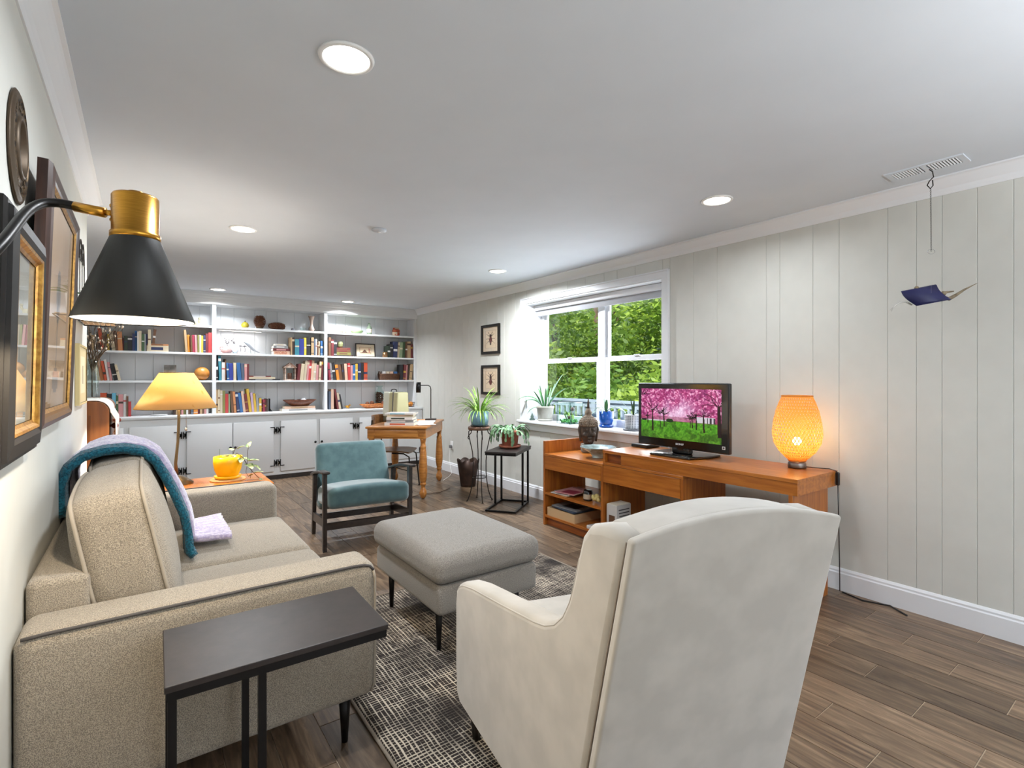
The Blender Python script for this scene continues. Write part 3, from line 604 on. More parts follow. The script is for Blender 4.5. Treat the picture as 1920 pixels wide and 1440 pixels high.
t = orn('glass_vase', 568, SH[0], 'low clear glass dish beside the pink glass vase', 'dish'); lat(t, 'body', [(.02, 0), (.04, .02), (.045, .05), (.042, .05), (.036, .022), (.0001, .006)], m_thin)
t = orn('jug', 425, SH[1], 'round pinkish clay jug with twigs on the lit middle shelf', 'jug'); c = t.location; lat(t, 'body', [(.035, 0), (.06, .02), (.062, .04), (.04, .075), (.018, .095), (.02, .1), (.015, .1), (.0001, .08)], noisy(mat('jug_clay', (186, 140, 132), .6), (140, 110, 110), 15))
MB().tube([c+Vector((-.045+.02*math.cos(a)-.012, 0, .065+.022*math.sin(a))) for a in np.linspace(-1.2, 4.2, 12)], .005, 6).build('handle', M['jug_clay'], t)
def twigs(t, c, n, hgt, spread, seed, m=m_stem, bud=None):
    r = random.Random(seed); mb = MB(); bb = MB()
    for i in range(n):
        a = r.uniform(0, 2*PI); s_ = r.uniform(.3, 1)*spread; h_ = hgt*r.uniform(.6, 1); p = [Vector(c)]
        for k in range(1, 5): p.append(Vector(c)+Vector((math.cos(a)*s_*(k/4)**1.3+r.uniform(-.006, .006), math.sin(a)*s_*.5*(k/4), h_*k/4)))
        mb.tube(p, [.0022, .002, .0017, .0014, .001], 4)
        for k in range(2, 5): bb.ball(tuple(p[k]), .006, 6)
    mb.build('twigs', m, t)['kind'] = 'stuff'; bb.build('buds', bud or m, t)['kind'] = 'stuff'
twigs(t, c+Vector((0, 0, .09)), 4, .12, .1, 3, mat('twig_grey', (96, 92, 96), .8), mat('bud_dark', (70, 62, 66), .8))
t = orn('vase', 441, SH[1], 'little blue-white bottle vase holding a sprig, lit middle shelf', 'vase'); c = t.location; lat(t, 'body', [(.02, 0), (.038, .03), (.034, .06), (.014, .1), (.014, .12), (.01, .12), (.0001, .1)], mat('bw_glaze', (190, 204, 216), .25)); twigs(t, c+Vector((0, 0, .11)), 3, .07, .04, 5, M['twig_grey'], M['bud_dark'])
t = orn('miniature_tree', 454, SH[1], 'miniature dish garden with two tiny trees on lit shelf', 'ornament'); c = t.location; MB().rbox(c.x-.06, c.x+.06, c.y-.03, c.y+.03, c.z, c.z+.025, .006).build('dish', mat('pinkdish', (200, 168, 164), .5), t)
for q in (-.02, .03): MB().tube([c+Vector((q, 0, .02)), c+Vector((q+.006, 0, .06)), c+Vector((q-.004, 0, .10))], .0025, 6).lathe([(.0001, .095), (.028, .1), (.0001, .112)], 10, (c.x+q, c.y, c.z)).build('tree', M['twig_grey'], t)
t = orn('bird_sculpture', 470, SH[1], 'slender grey curved bird sculpture on the lit middle shelf', 'sculpture'); c = t.location
MB().tube([c+Vector((-.085, 0, .155)), c+Vector((-.06, 0, .15)), c+Vector((-.02, 0, .115)), c+Vector((.03, 0, .06)), c+Vector((.075, 0, .035)), c+Vector((.11, 0, .025))], [.003, .014, .02, .015, .007, .002], 10).build('body', mat('slate_grey', (132, 136, 142), .4), t); MB().tube([c+Vector((.0, 0, .09)), c+Vector((.0, 0, .0))], .003, 6).lathe([(.02, 0), (.02, .005), (.0001, .006)], 12, tuple(c)).build('stand', m_chrome, t)
t = orn('candle_holder', 468, SH[1], 'tiny clear glass tealight holder on the lit middle shelf', 'candle holder', 7.38); lat(t, 'cup', [(.015, 0), (.018, .03), (.016, .03), (.0001, .006)], m_thin); lat(t, 'candle', [(.011, .007), (.011, .018), (.0001, .019)], m_white, 10)
# lantern
t = orn('lantern', 543, SH[2], 'whitewashed wooden house-shaped lantern on the third middle shelf', 'lantern'); c = t.location; m_lan = noisy(mat('lantern_wood', (206, 190, 176), .8), (140, 100, 80), 25)
MB().box(c.x-.07, c.x+.07, c.y-.05, c.y+.05, c.z, c.z+.014).build('base', m_lan, t)
for sx in (-1, 1):
    for sy in (-1, 1): MB().box(c.x+sx*.062-.007, c.x+sx*.062+.007, c.y+sy*.043-.007, c.y+sy*.043+.007, c.z+.014, c.z+.17).build('post', m_lan, t)
MB().prism([(c.x-.078, c.z+.17), (c.x+.078, c.z+.17), (c.x, c.z+.232)], c.y-.056, c.y-.044, 'y').prism([(c.x-.078, c.z+.17), (c.x+.078, c.z+.17), (c.x, c.z+.232)], c.y+.044, c.y+.056, 'y').prism([(c.x-.08, c.z+.168), (c.x, c.z+.232), (c.x, c.z+.24), (c.x-.084, c.z+.174)], c.y-.06, c.y+.06, 'y').prism([(c.x+.08, c.z+.168), (c.x+.084, c.z+.174), (c.x, c.z+.24), (c.x, c.z+.232)], c.y-.06, c.y+.06, 'y').build('roof', m_lan, t)
MB().box(c.x-.055, c.x+.055, c.y-.044, c.y-.042, c.z+.014, c.z+.17).build('glass', m_thin, t); MB().lathe([(.028, .0145), (.028, .1), (.0001, .1)], 16, tuple(c)).build('candle', mat('brown_candle', (120, 66, 44), .6), t)
# bowl with glass balls
t = orn('wooden_bowl', 562, ZB, 'wide dark wooden bowl on two flat books, middle bay bottom', 'bowl', 7.38); lat(t, 'bowl', [(.10, 0), (.12, .01), (.22, .085), (.215, .09), (.11, .02), (.0001, .015)], wood('bowl_wood', (112, 62, 36), (84, 42, 26), .4), 28, sy=.55); c = t.location
for q, px_, r_b in ((0, -.05, .035), (1, .05, .045)):
    b = thing('glass_ball', 'clear glass ball in the wooden bowl, '+('smaller left one' if q == 0 else 'larger right one'), 'ball', 'glass balls in the wooden bowl', (c.x+px_, c.y, c.z+.05)); MB().ball((c.x+px_, c.y, c.z+.022+r_b), r_b, 16).build('ball', mat('ball_glass', (220, 222, 226), .1, .6), b)
t = orn('bookend', 508, SH[3], 'black metal bookend at the right end of the long book row', 'bookend', 7.36); c = t.location; MB().box(c.x-.012, c.x-.008, c.y, c.y+.1, c.z, c.z+.17).box(c.x-.008, c.x+.02, c.y, c.y+.1, c.z, c.z+.004).prism([(c.x-.008, c.z+.004), (c.x+.016, c.z+.004), (c.x-.008, c.z+.04)], c.y+.002, c.y+.006, 'y').build('bracket', m_black, t)
t = orn('plate', 298, SH[3], 'small flat white dish on the countertop left of the lampshade', 'plate', 7.3); lat(t, 'dish', [(.06, 0), (.085, .01), (.082, .012), (.0001, .006)], m_white)
# right bay ornaments
t = orn('spotted_jug', 645, SH[0], 'cream owl-shaped pitcher with dark spots, top right shelf', 'pitcher'); c = t.location; m_sp = mat('spotted', (222, 210, 176), .4); noisy(m_sp, (84, 64, 44), 55, lo=.56, hi=.6, bump=0)
lat(t, 'body', [(.035, 0), (.052, .03), (.05, .06), (.034, .085), (.03, .09), (.0001, .088)], m_sp)
for s_ in (-1, 1): MB().prism([(c.x+s_*.045, c.z+.12), (c.x+s_*.05, c.z+.07), (c.x+s_*.015, c.z+.08)], c.y-.01, c.y+.01, 'y').build('ear', m_sp, t)
t = orn('green_bowl', 669, SH[0], 'low celadon green bowl on the top right shelf', 'bowl'); lat(t, 'bowl', [(.04, 0), (.075, .018), (.09, .042), (.084, .052), (.075, .05), (.0001, .03)], mat('celadon', (128, 150, 104), .4), 28)
t = orn('bottle', 692.5, SH[0], 'pale green glass bottle with paper label, top right shelf', 'bottle'); lat(t, 'body', [(.034, 0), (.036, .01), (.036, .10), (.03, .12), (.014, .135), (.013, .165), (.016, .17), (.0001, .17)], mat('bottle_green', (158, 178, 150), .15, trans=.5)); c = t.location; MB().lathe([(.0365, .03), (.0365, .085)], 20, tuple(c), cap=False).build('paper_label', m_paper, t)
t = orn('jar', 742.5, SH[0], 'squat clay jar splashed with red glaze, top right shelf', 'jar'); lat(t, 'body', [(.045, 0), (.056, .02), (.058, .08), (.045, .105), (.05, .125), (.045, .125), (.0001, .1)], noisy(mat('jar_glaze', (206, 184, 156), .35), (170, 62, 34), 14, lo=.48, hi=.52)); lat(t, 'glaze_band', [(.0585, .06), (.0585, .095), (.046, .106)], mat('redglaze', (160, 70, 40), .3))
t = orn('green_vase', 638, ZV, 'small ribbed olive green vase on top of flat books, right bay', 'vase'); lat(t, 'body', [(.026, 0), (.036, .02), (.04, .06), (.034, .085), (.03, .09), (.026, .088), (.0001, .07)], mat('olive_glaze', (118, 122, 84), .5), 14, sm=False)
t = orn('framed_print', 686, SH[1], 'framed print of a brown barn leaning on the second right shelf', 'picture frame', 7.46); c = t.location
W2, H2 = .152, .205
fr = MB().at((c.x, c.y, c.z+.002), rx=-.12); fr.box(-W2, W2, 0, .012, 0, .014).box(-W2, W2, 0, .012, H2-.014, H2).box(-W2, -W2+.014, 0, .012, .014, H2-.014).box(W2-.014, W2, 0, .012, .014, H2-.014).box(-W2+.014, W2-.014, .008, .011, .014, H2-.014); fr.build('frame', m_dark, t)
im = np.full((40, 60, 3), (222, 204, 176), float); im[9:33, 11:49] = (120, 92, 70); im[10:32, 12:48] = (232, 208, 176)
for i in range(40):
    for j in range(60):
        if 17 < i < 30 and abs(j-27) < (i-16)*.85: im[i, j] = (96, 64, 50)
        if 26 < i < 30 and 12 < j < 48: im[i, j] = (110, 78, 60)
        if 12 < i < 30 and abs(j-42) < 1.2: im[i, j] = (180, 110, 90)
ca, sa = math.cos(-.12), math.sin(-.12); 
grid_panel('print', im, (c.x-W2+.014, c.y+.007+.0-(H2-.014)*sa*1, c.z+.002+(H2-.014)*ca), (2*W2-.028, 0, 0), (0, (H2-.028)*sa, -(H2-.028)*ca), m_vc, t)
t = orn('candle_cup', 722, SH[1], 'brass coloured metal cup on the second right shelf', 'cup', 7.37); lat(t, 'cup', [(.036, 0), (.04, .03), (.036, .082), (.032, .082), (.034, .03), (.0001, .01)], mat('brass_cup', (150, 116, 82), .3, .8))
# wicker basket with books
t = orn('wicker_basket', 729, SH[2], 'oblong brown wicker basket holding books on the third right shelf', 'basket', 7.42); c = t.location; m_wk = noisy(mat('wicker', (104, 66, 38), .7), (62, 38, 24), 60, (1, 1, 3), .6)
mb = MB(); n = 8
for k in range(n): zz = k*.012; f_ = 1+.12*k/n; x, y = .135*f_, .062*f_; mb.tube([(c.x-x, c.y-y, c.z+.008+zz), (c.x+x, c.y-y, c.z+.008+zz), (c.x+x, c.y+y, c.z+.008+zz), (c.x-x, c.y+y, c.z+.008+zz), (c.x-x, c.y-y, c.z+.008+zz)], .0075, 6)
mb.box(c.x-.13, c.x+.13, c.y-.06, c.y+.06, c.z+.001, c.z+.006); mb.build('weave', m_wk, t)['kind'] = 'stuff'
for s_ in (-1, 1): MB().tube([c+Vector((s_*.15, -.04, .10)), c+Vector((s_*.155, -.02, .13)), c+Vector((s_*.155, .02, .13)), c+Vector((s_*.15, .04, .10))], .006, 6).build('handle', m_wk, t)
for q, (dx, col, lab) in enumerate(((-.09, 'white', 'white paperback in the wicker basket, left end'), (-.03, 'beige', 'beige paperback in the wicker basket'), (.03, 'peach', 'peach paperback in the wicker basket'), (.095, 'blue', 'blue booklet in the wicker basket, right end'))):
    mb, ms = book_mesh(.05, .08, .125, col, 'cream', []); o = mb.build('book', ms, None, keep=True); o.location = (c.x+dx, c.y-.04, c.z+.007); tag(o, lab, 'book', 'books in the wicker basket')
# counter, right bay: tray, hurricane glass, scissors-like wire, small objects
t = orn('wooden_tray', 706, SH[3], 'long shallow orange wood dough bowl on the countertop', 'tray', 7.3); c = t.location; MB().lathe([(.16, 0), (.2, .02), (.26, .06), (.25, .065), (.19, .03), (.0001, .02)], 28, tuple(c), sy=.35).build('tray', wood('tray_wood', (196, 122, 60), (160, 90, 42)), t)
for i, (dx, r_b) in enumerate(((-.14, .03), (-.07, .035), (.1, .03), (.17, .028))):
    b = thing('pine_cone', 'dark small pine cone in the wooden dough bowl, %s' % ['far left one', 'second from left', 'third from left', 'far right one'][i], 'pine cone', 'pine cones in the dough bowl', (c.x+dx, c.y, c.z+.03)); MB().ball((c.x+dx, c.y, c.z+.035+r_b), r_b, 10, sz=1.2).build('scales', M['cone_brown'], b)
t = orn('hurricane_vase', 712, SH[3], 'clear glass hurricane vase filled with dark pine cones, counter', 'vase', 7.5); lat(t, 'glass', [(.07, 0), (.075, .02), (.075, .22), (.03, .26), (.028, .30), (.06, .33), (.058, .33), (.025, .3), (.072, .22), (.07, .02), (.0001, .006)], m_thin, 28); c = t.location
mb = MB()
for i in range(26): a = i*2.4; mb.ball((c.x+.04*math.cos(a), c.y+.04*math.sin(a), c.z+.03+.0075*i), .022, 8)
mb.build('cones', mat('dried_brown', (92, 60, 44), .8), t)['kind'] = 'stuff'
t = orn('wire_basket', 770, SH[3], 'small wire basket with an orange fruit on the countertop', 'basket', 7.3); c = t.location; mb = MB()
for k, (zz, rr) in enumerate(((.004, .045), (.035, .055), (.07, .065))): mb.tube([(c.x+rr*math.cos(a), c.y+rr*math.sin(a), c.z+zz) for a in np.linspace(0, 2*PI, 17)], .002, 5)
for a in np.linspace(0, 2*PI, 13)[:-1]: mb.tube([(c.x+.045*math.cos(a), c.y+.045*math.sin(a), c.z+.003), (c.x+.065*math.cos(a), c.y+.065*math.sin(a), c.z+.07)], .0015, 4)
mb.build('wires', m_black, t); tag(MB().ball((c.x, c.y, c.z+.045), .038, 14).build('orange', mat('orange_fruit', (226, 140, 50), .5)), 'orange fruit inside the small wire basket', 'fruit')
t = orn('hand_weight', 652, SH[3], 'little brass bird figure on the countertop by leaning books', 'figurine', 7.3); c = t.location; MB().ball((c.x, c.y, c.z+.035), .02, 10, sx=1.5).ball((c.x+.03, c.y, c.z+.055), .012, 8).tube([c+Vector((-.02, 0, .035)), c+Vector((-.05, 0, .05))], [.01, .002], 6).build('body', m_brass, t); MB().tube([c+Vector((-.01, 0, .03)), c+Vector((-.012, 0, 0))], .002, 5).tube([c+Vector((.01, 0, .03)), c+Vector((.012, 0, 0))], .002, 5).build('legs', m_brass, t)
t.name = 'bird_figurine'

# ================================================================== FURNITURE
# ---- rug
t = thing('area_rug', 'black and ivory distressed crosshatch woven rug under the ottoman', 'rug', loc=(1.52, 2.0, 0))
MB().rbox(.69, 2.375, 1.18, 2.91, .0004, .012, .005, 2).build('pile', m_rug, t)
bm_ = mat('rug_binding', (140, 128, 114), .9)
for a, b in (((.683, 1.17), (.683, 2.918)), ((2.382, 1.17), (2.382, 2.918)), ((.683, 2.918), (2.382, 2.918)), ((.683, 1.17), (2.382, 1.17))): MB().tube([(*a, .007), (*b, .007)], .0065, 8).build('binding', bm_, t)

def taper_leg(name, x, y, z0, z1, r0, r1, m, par, dx=0, dy=0): return MB().tube([(x+dx, y+dy, z0), (x, y, z1)], [r0, r1], 14).build(name, m, par)
# ---- sofa
t = thing('sofa', 'grey-beige tweed two-seat sofa with piped cushions against the left wall', 'sofa', loc=(.2, 2.66, 0)); sofa = t
MB().rbox(-.25, .655, 1.93, 3.39, .19, .335, .02).build('base', m_tw, t)
MB().rbox(-.262, .68, 1.75, 1.935, .175, .65, .038, 4, 3).build('arm', m_tw, t)
MB().rbox(-.262, .68, 3.385, 3.57, .175, .65, .038, 4, 3).build('arm', m_tw, t)
MB().rbox(-.262, -.12, 1.93, 3.39, .19, .735, .025, 3).build('back_frame', m_tw, t)
def rp(r, a, b, c_, d, y, n=4):   # rounded path in XZ at y
    return None
for y in (1.757, 3.563):
    MB().tube([(-.245, y, .643), (-.2, y, .646), (.2, y, .647), (.60, y, .646), (.635, y, .643), (.655, y, .636), (.668, y, .62)], .0048, 8).build('piping', m_cord, t); MB().tube([(.668, y, .62), (.674, y, .59), (.675, y, .4), (.673, y, .22), (.66, y, .19)], .0045, 8).build('piping', m_cordl, t)
for y0, y1 in ((1.94, 2.655), (2.665, 3.38)):
    def puff(p, h): k = (1-min(1, abs(p.x/h[0]))**3)*(1-min(1, abs(p.y/h[1]))**3); return (p.x, p.y, p.z+(.018*k if p.z > 0 else 0))
    MB().rbox(-.10, .70, y0, y1, .337, .462, .045, 4, 8, puff).build('seat_cushion', m_tw, t)
def back_cushion(yc, hy, hz, ry, loc, rx=0):
    hx = .10; mb = MB().at(loc, ry=ry, rx=rx)
    def puff(p, h):
        k = (1-min(1, abs(p.y/h[1]))**2.4)*(1-min(1, abs(p.z/h[2]))**2.2); return (p.x*(1+.42*k), p.y*(1+.03*(1-abs(p.z/h[2]))), p.z+.018*(p.z/h[2])*(1-(p.y/h[1])**2))
    mb.rbox(-hx, hx, -hy, hy, 0, hz, .055, 4, 10, puff); o = mb.build('back_cushion', m_tw, sofa)
    for sx in (-1, 1):
        q = MB().at(loc, ry=ry, rx=rx); a = hx-.014; b = hy-.012; pts = []; R_ = .05
        for cx_, cz_, a0 in ((b-R_, R_+.012, -PI/2), (b-R_, hz-R_-.012, 0), (-b+R_, hz-R_-.012, PI/2), (-b+R_, R_+.012, PI)):
            for k in range(5): an = a0+k*PI/8; pts.append((cx_+R_*math.cos(an), cz_+R_*math.sin(an)))
        dense = []
        for i in range(len(pts)):
            p, n_ = pts[i], pts[(i+1) % len(pts)]; L_ = math.dist(p, n_); kk = max(1, int(L_/.05))
            for j in range(kk): f_ = j/kk; dense.append((p[0]+(n_[0]-p[0])*f_, p[1]+(n_[1]-p[1])*f_))
        dense.append(dense[0]); out = []
        for y_, z_ in dense:
            k = (1-min(1, abs(y_/hy))**2.4)*(1-min(1, abs((z_-hz/2)/(hz/2)))**2.2); zz = (z_-hz/2)+.018*((z_-hz/2)/(hz/2))*(1-(y_/hy)**2)+hz/2
            out.append((sx*a*(1+.42*k), y_*(1+.03*(1-abs((z_-hz/2)/(hz/2))))*1.012, zz))
        p_ = q.tube(out, .0058, 6).build('piping', m_cordl, sofa); p_.parent = o; p_.location = p_.location-o.location
back_cushion(2.3, .355, .50, -.20, (.012, 2.305, .462)); back_cushion(3.0, .355, .50, -.17, (.0, 3.015, .462))
for x, y in ((.59, 1.83), (-.2, 1.83), (.59, 3.49), (-.2, 3.49)): taper_leg('leg', x, y, 0.0002, .18, .011, .022, m_black, t)
# ---- knitted throw
m_knit = fabric('teal_knit', (28, 96, 114), (14, 62, 78), 120, 1.0, dist=.006); m_lil = fabric('lilac_knit', (188, 176, 194), (156, 144, 176), 90, .8, dist=.004, sheen=.8); m_pale = fabric('pale_teal_knit', (110, 144, 150), (88, 124, 132), 120, .6)
t = thing('throw_blanket', 'teal and lilac knitted throw draped over the far back cushion', 'blanket', loc=(0, 3.0, .95))
path = [(-.245, .745), (-.252, .80), (-.252, .87), (-.236, .93), (-.19, .972), (-.13, .99), (-.06, .99), (.0, .972), (.045, .93), (.08, .86), (.118, .77), (.15, .68), (.162, .60), (.165, .52), (.185, .492), (.23, .487), (.29, .486), (.36, .483)]
def drape(name, y0, y1, i0, i1, th, m, wob=.004, ribs=0, flare=0, lift=0):
    mb = MB(); ny = max(4, int((y1-y0)/.012)); P = path[i0:i1]
    # densify
    D = []
    for a, b in zip(P[:-1], P[1:]):
        for k in range(3): D.append((a[0]+(b[0]-a[0])*k/3, a[1]+(b[1]-a[1])*k/3))
    D.append(P[-1]); n = len(D); vs = []
    for i, (x, z) in enumerate(D):
        a, b = D[max(0, i-1)], D[min(n-1, i+1)]; tx, tz = b[0]-a[0], b[1]-a[1]; l = math.hypot(tx, tz); nx, nz = -tz/l, tx/l
        if nx*1+nz < 0 and i > n*.3: nx, nz = -nx, -nz
        if i <= n*.3 and nz < 0 and abs(nz) > .2: nx, nz = -nx, -nz
        f_ = max(0, (i/n-.7)/.3)*flare
        for j in range(ny+1):
            v = j/ny; y = y0+(y1-y0)*v; y += (v-.3)*f_*.25; w_ = wob*math.sin(j*1.7+i*.35)+(ribs*math.cos(j*PI) if ribs else 0)+lift*(i/n if lift > .015 else 1)
            vs.append((x+nx*(th/2+w_), y, z+nz*(th/2+w_)))
        for j in range(ny+1):
            v = j/ny; y = y0+(y1-y0)*v; y += (v-.3)*f_*.25; w_ = wob*math.sin(j*1.7+i*.35)+lift*(i/n if lift > .015 else 1)
            vs.append((x-nx*(th/2)+nx*w_, y, z-nz*(th/2)+nz*w_))
    W1 = ny+1; fs = []
    for i in range(n-1):
        for j in range(ny):
            a = i*2*W1+j; b = (i+1)*2*W1+j; fs.append((a, b, b+1, a+1)); a += W1; b += W1; fs.append((a, a+1, b+1, b))
        for j in (0, ny): a = i*2*W1+j; b = (i+1)*2*W1+j; fs.append((a, a+W1, b+W1, b) if j == 0 else (a, b, b+W1, a+W1))
    for i in (0, n-1):
        for j in range(ny): a = i*2*W1+j; fs.append((a, a+1, a+1+W1, a+W1) if i == 0 else (a, a+W1, a+1+W1, a+1))
    return mb.add(vs, fs, 0, True).build(name, m, t)
drape('teal_border', 2.70, 2.82, 0, 15, .028, m_knit, .004, .0035, lift=.008); drape('inner_band', 2.82, 2.90, 2, 13, .018, m_pale, .002, .002, lift=.004)
drape('lilac_field', 2.87, 3.22, 1, 18, .022, m_lil, .006, .003, flare=.4, lift=.045)
for s_ in (0, 1):   # braided edge
    pts = [(x+(.015 if i > 8 else 0), 2.715+.06*s_+.010*math.sin(i*2.2+s_*PI), z+(.022 if i < 9 else .006)) for i, (x, z) in enumerate(path[2:15])]
# ---- ottoman
t = thing('ottoman', 'square grey tweed ottoman with black legs on the rug', 'ottoman', loc=(1.37, 2.43, 0))
MB().rbox(1.085, 1.66, 2.055, 2.815, .215, .352, .025, 3).build('base', m_tw2, t)
def puff2(p, h): k = (1-min(1, abs(p.x/h[0]))**3)*(1-min(1, abs(p.y/h[1]))**3); return (p.x+.006*math.copysign(1, p.x)*(1-(p.z/h[2])**2)*(abs(p.x) > h[0]*.8), p.y, p.z+(.02*k if p.z > 0 else 0))
MB().rbox(1.07, 1.672, 2.04, 2.83, .354, .488, .05, 5, 8, puff2).build('cushion', m_tw2, t)
for x, y in ((1.145, 2.165), (1.145, 2.73), (1.6, 2.165), (1.6, 2.73)): taper_leg('leg', x, y, .0126, .22, .011, .018, m_black, t)

# ---- cream armchair seen from behind
t = thing('armchair', 'cream velvet high-back armchair seen from behind in the foreground', 'armchair', loc=(1.177, 1.112, .0), rz=-.285)
OUT = [(.39, .13), (.425, .16), (.435, .25), (.435, .48), (.425, .53), (.40, .56), (.36, .58), (.27, .602), (.15, .622), (.03, .642), (-.08, .662), (-.16, .676), (-.215, .690), (-.26, .712), (-.296, .745), (-.324, .79), (-.345, .845), (-.362, .90), (-.38, .95), (-.41, .983), (-.46, .995), (-.535, .990), (-.522, .90), (-.476, .73), (-.421, .5), (-.372, .3), (-.341, .17), (-.31, .14)]
def inset(poly, d):
    n = len(poly); out = []
    ar = sum(poly[i][0]*poly[(i+1) % n][1]-poly[(i+1) % n][0]*poly[i][1] for i in range(n)); s_ = 1 if ar > 0 else -1
    for i in range(n):
        a, b, c_ = poly[i-1], poly[i], poly[(i+1) % n]; e1 = Vector((b[0]-a[0], b[1]-a[1])).normalized(); e2 = Vector((c_[0]-b[0], c_[1]-b[1])).normalized()
        nn = Vector((-(e1.y+e2.y), e1.x+e2.x)); nn = nn.normalized()*s_ if nn.length > 1e-6 else Vector((0, 0)); out.append((b[0]+nn.x*d, b[1]+nn.y*d))
    return out
def xout(y, z): return .384+(y-.426)/(.426+.56)*(.384-.272)
def side_panel(sg):
    mb = MB(); lay = [(0, .022), (.003, .013), (.009, .005), (.02, 0), (.064, 0), (.075, .005), (.081, .013), (.084, .022)]; vs = []; n = len(OUT)
    for u, d in lay:
        for y, z in inset(OUT, d): vs.append((sg*(xout(y, z)-u), y, z))
    fs = []
    for k in range(len(lay)-1):
        for i in range(n): j = (i+1) % n; f = (k*n+i, k*n+j, (k+1)*n+j, (k+1)*n+i); fs.append(f if sg < 0 else f[::-1])
    f0 = tuple(range(n)); f1 = tuple(range((len(lay)-1)*n, len(lay)*n)); fs += [f0[::-1] if sg < 0 else f0, f1 if sg < 0 else f1[::-1]]
    b = len(fs); mb.add(vs, fs, 0, True); mb.sm[-1] = mb.sm[-2] = False
    mb.build('side_panel', m_cream, t)
    MB().tube([(sg*(xout(y, z)-.004), y, z) for y, z in inset(OUT, .013)[4:18]], .0025, 6).build('welt', m_cordl if False else m_cream, t)
side_panel(-1); side_panel(1)
def shear(p, h):
    f_ = (p.z+h[2])/(2*h[2]); hw = .302+(.283-.302)*f_
    return (p.x/h[0]*hw, p.y-.355+.20*(1-f_)-.0, p.z+(.03*f_*(1-(p.x/h[0])**2)))
MB().rbox(-.29, .29, -.13, .0, .142, .990, .016, 3, 12, lambda p, h: ((p.x/h[0])*(.262-.022*((p.z+h[2])/(2*h[2]))), p.y-.105-.21*((p.z+h[2])/(2*h[2]))-.112+.012*abs(p.x/h[0])**6, p.z+.035*max(0, p.z/h[2])*(1-(p.x/h[0])**2))).build('backrest', m_cream, t)
MB().rbox(-.29, .29, -.013, .013, .142, .990, .008, 3, 14, lambda p, h: ((p.x/h[0])*(.2965-.0225*((p.z+h[2])/(2*h[2]))), p.y-.345-.21*((p.z+h[2])/(2*h[2]))-.006*(1-(p.x/h[0])**2)*(1-(p.z/h[2])**2), p.z+.035*max(0, p.z/h[2])*(1-(p.x/h[0])**2))).build('back_panel', m_cream, t)
for sg in (-1, 1):
    MB().tube([(sg*(.2950-.0225*f_), -.330-.21*f_, .15+.83*f_) for f_ in np.linspace(0, 1, 12)], .0022, 6).build('seam', m_seam, t)
MB().rbox(-.292, .292, -.36, .43, .32, .455, .04, 4, 6, lambda p, h: (p.x, p.y, p.z+(.02*(1-(p.x/h[0])**2)*(1-(p.y/h[1])**2) if p.z > 0 else 0))).build('seat_cushion', m_cream, t)
MB().rbox(-.295, .295, -.34, .42, .14, .322, .02).build('seat_base', m_cream, t)
for x, y in ((-.325, .36), (.325, .36), (-.25, -.29), (.25, -.29)): MB().tube([(x*(.99 if y > 0 else 1), y, .0128 if (y > 0) else .0005), (x, y, .16)], [.014, .024], 4).build('leg', m_dark, t)

# ---- teal lounge chair
t = thing('lounge_chair', 'teal velvet lounge chair with black wooden frame and arms', 'armchair', loc=(1.44, 3.882, 0), rz=-.108)
for s_ in (-1, 1):
    MB().prism([(-.022, .0003), (.022, .0003), (.028, .585), (-.028, .585)], s_*.33-.014, s_*.33+.014, 'x').build('leg', m_dark, t)
    MB().prism([(.50, .0003), (.54, .0003), (.475, .50), (.42, .505)], s_*.33-.014, s_*.33+.014, 'x').build('leg', m_dark, t)
    MB().rbox(s_*.33-.028, s_*.33+.028, -.30, .30, -.011, .011, .008, 3, 2, lambda p, h: (p.x, p.y+.225, p.z+.548-p.y*.17+.02*math.cos(p.y*5))).build('armrest', m_dark, t)
    MB().prism([(0, .185), (0, .245), (.50, .19), (.51, .12)], s_*.33-.011, s_*.33+.011, 'x').build('side_rail', m_dark, t)
MB().box(-.33, .33, -.012, .012, .16, .21).build('cross_rail', m_dark, t); MB().box(-.33, .33, .47, .49, .12, .17).build('cross_rail', m_dark, t)
MB().rbox(-.306, .306, -.06, .50, .0, .155, .045, 4, 6, lambda p, h: (p.x*(1.03 if p.y < -.1 else 1), p.y, p.z+.285-(p.y)*.13+(.02*(1-(p.x/h[0])**2) if p.z > 0 else 0))).build('seat_cushion', m_teal, t)
MB().at((0, .385, .235), rx=-.38).rbox(-.31, .31, -.0, .13, .0, .56, .05, 4, 6, lambda p, h: (p.x*(1-.04*max(0, p.z/h[2])), p.y-.012*(1-(p.x/h[0])**2), p.z)).build('back_cushion', m_teal, t)

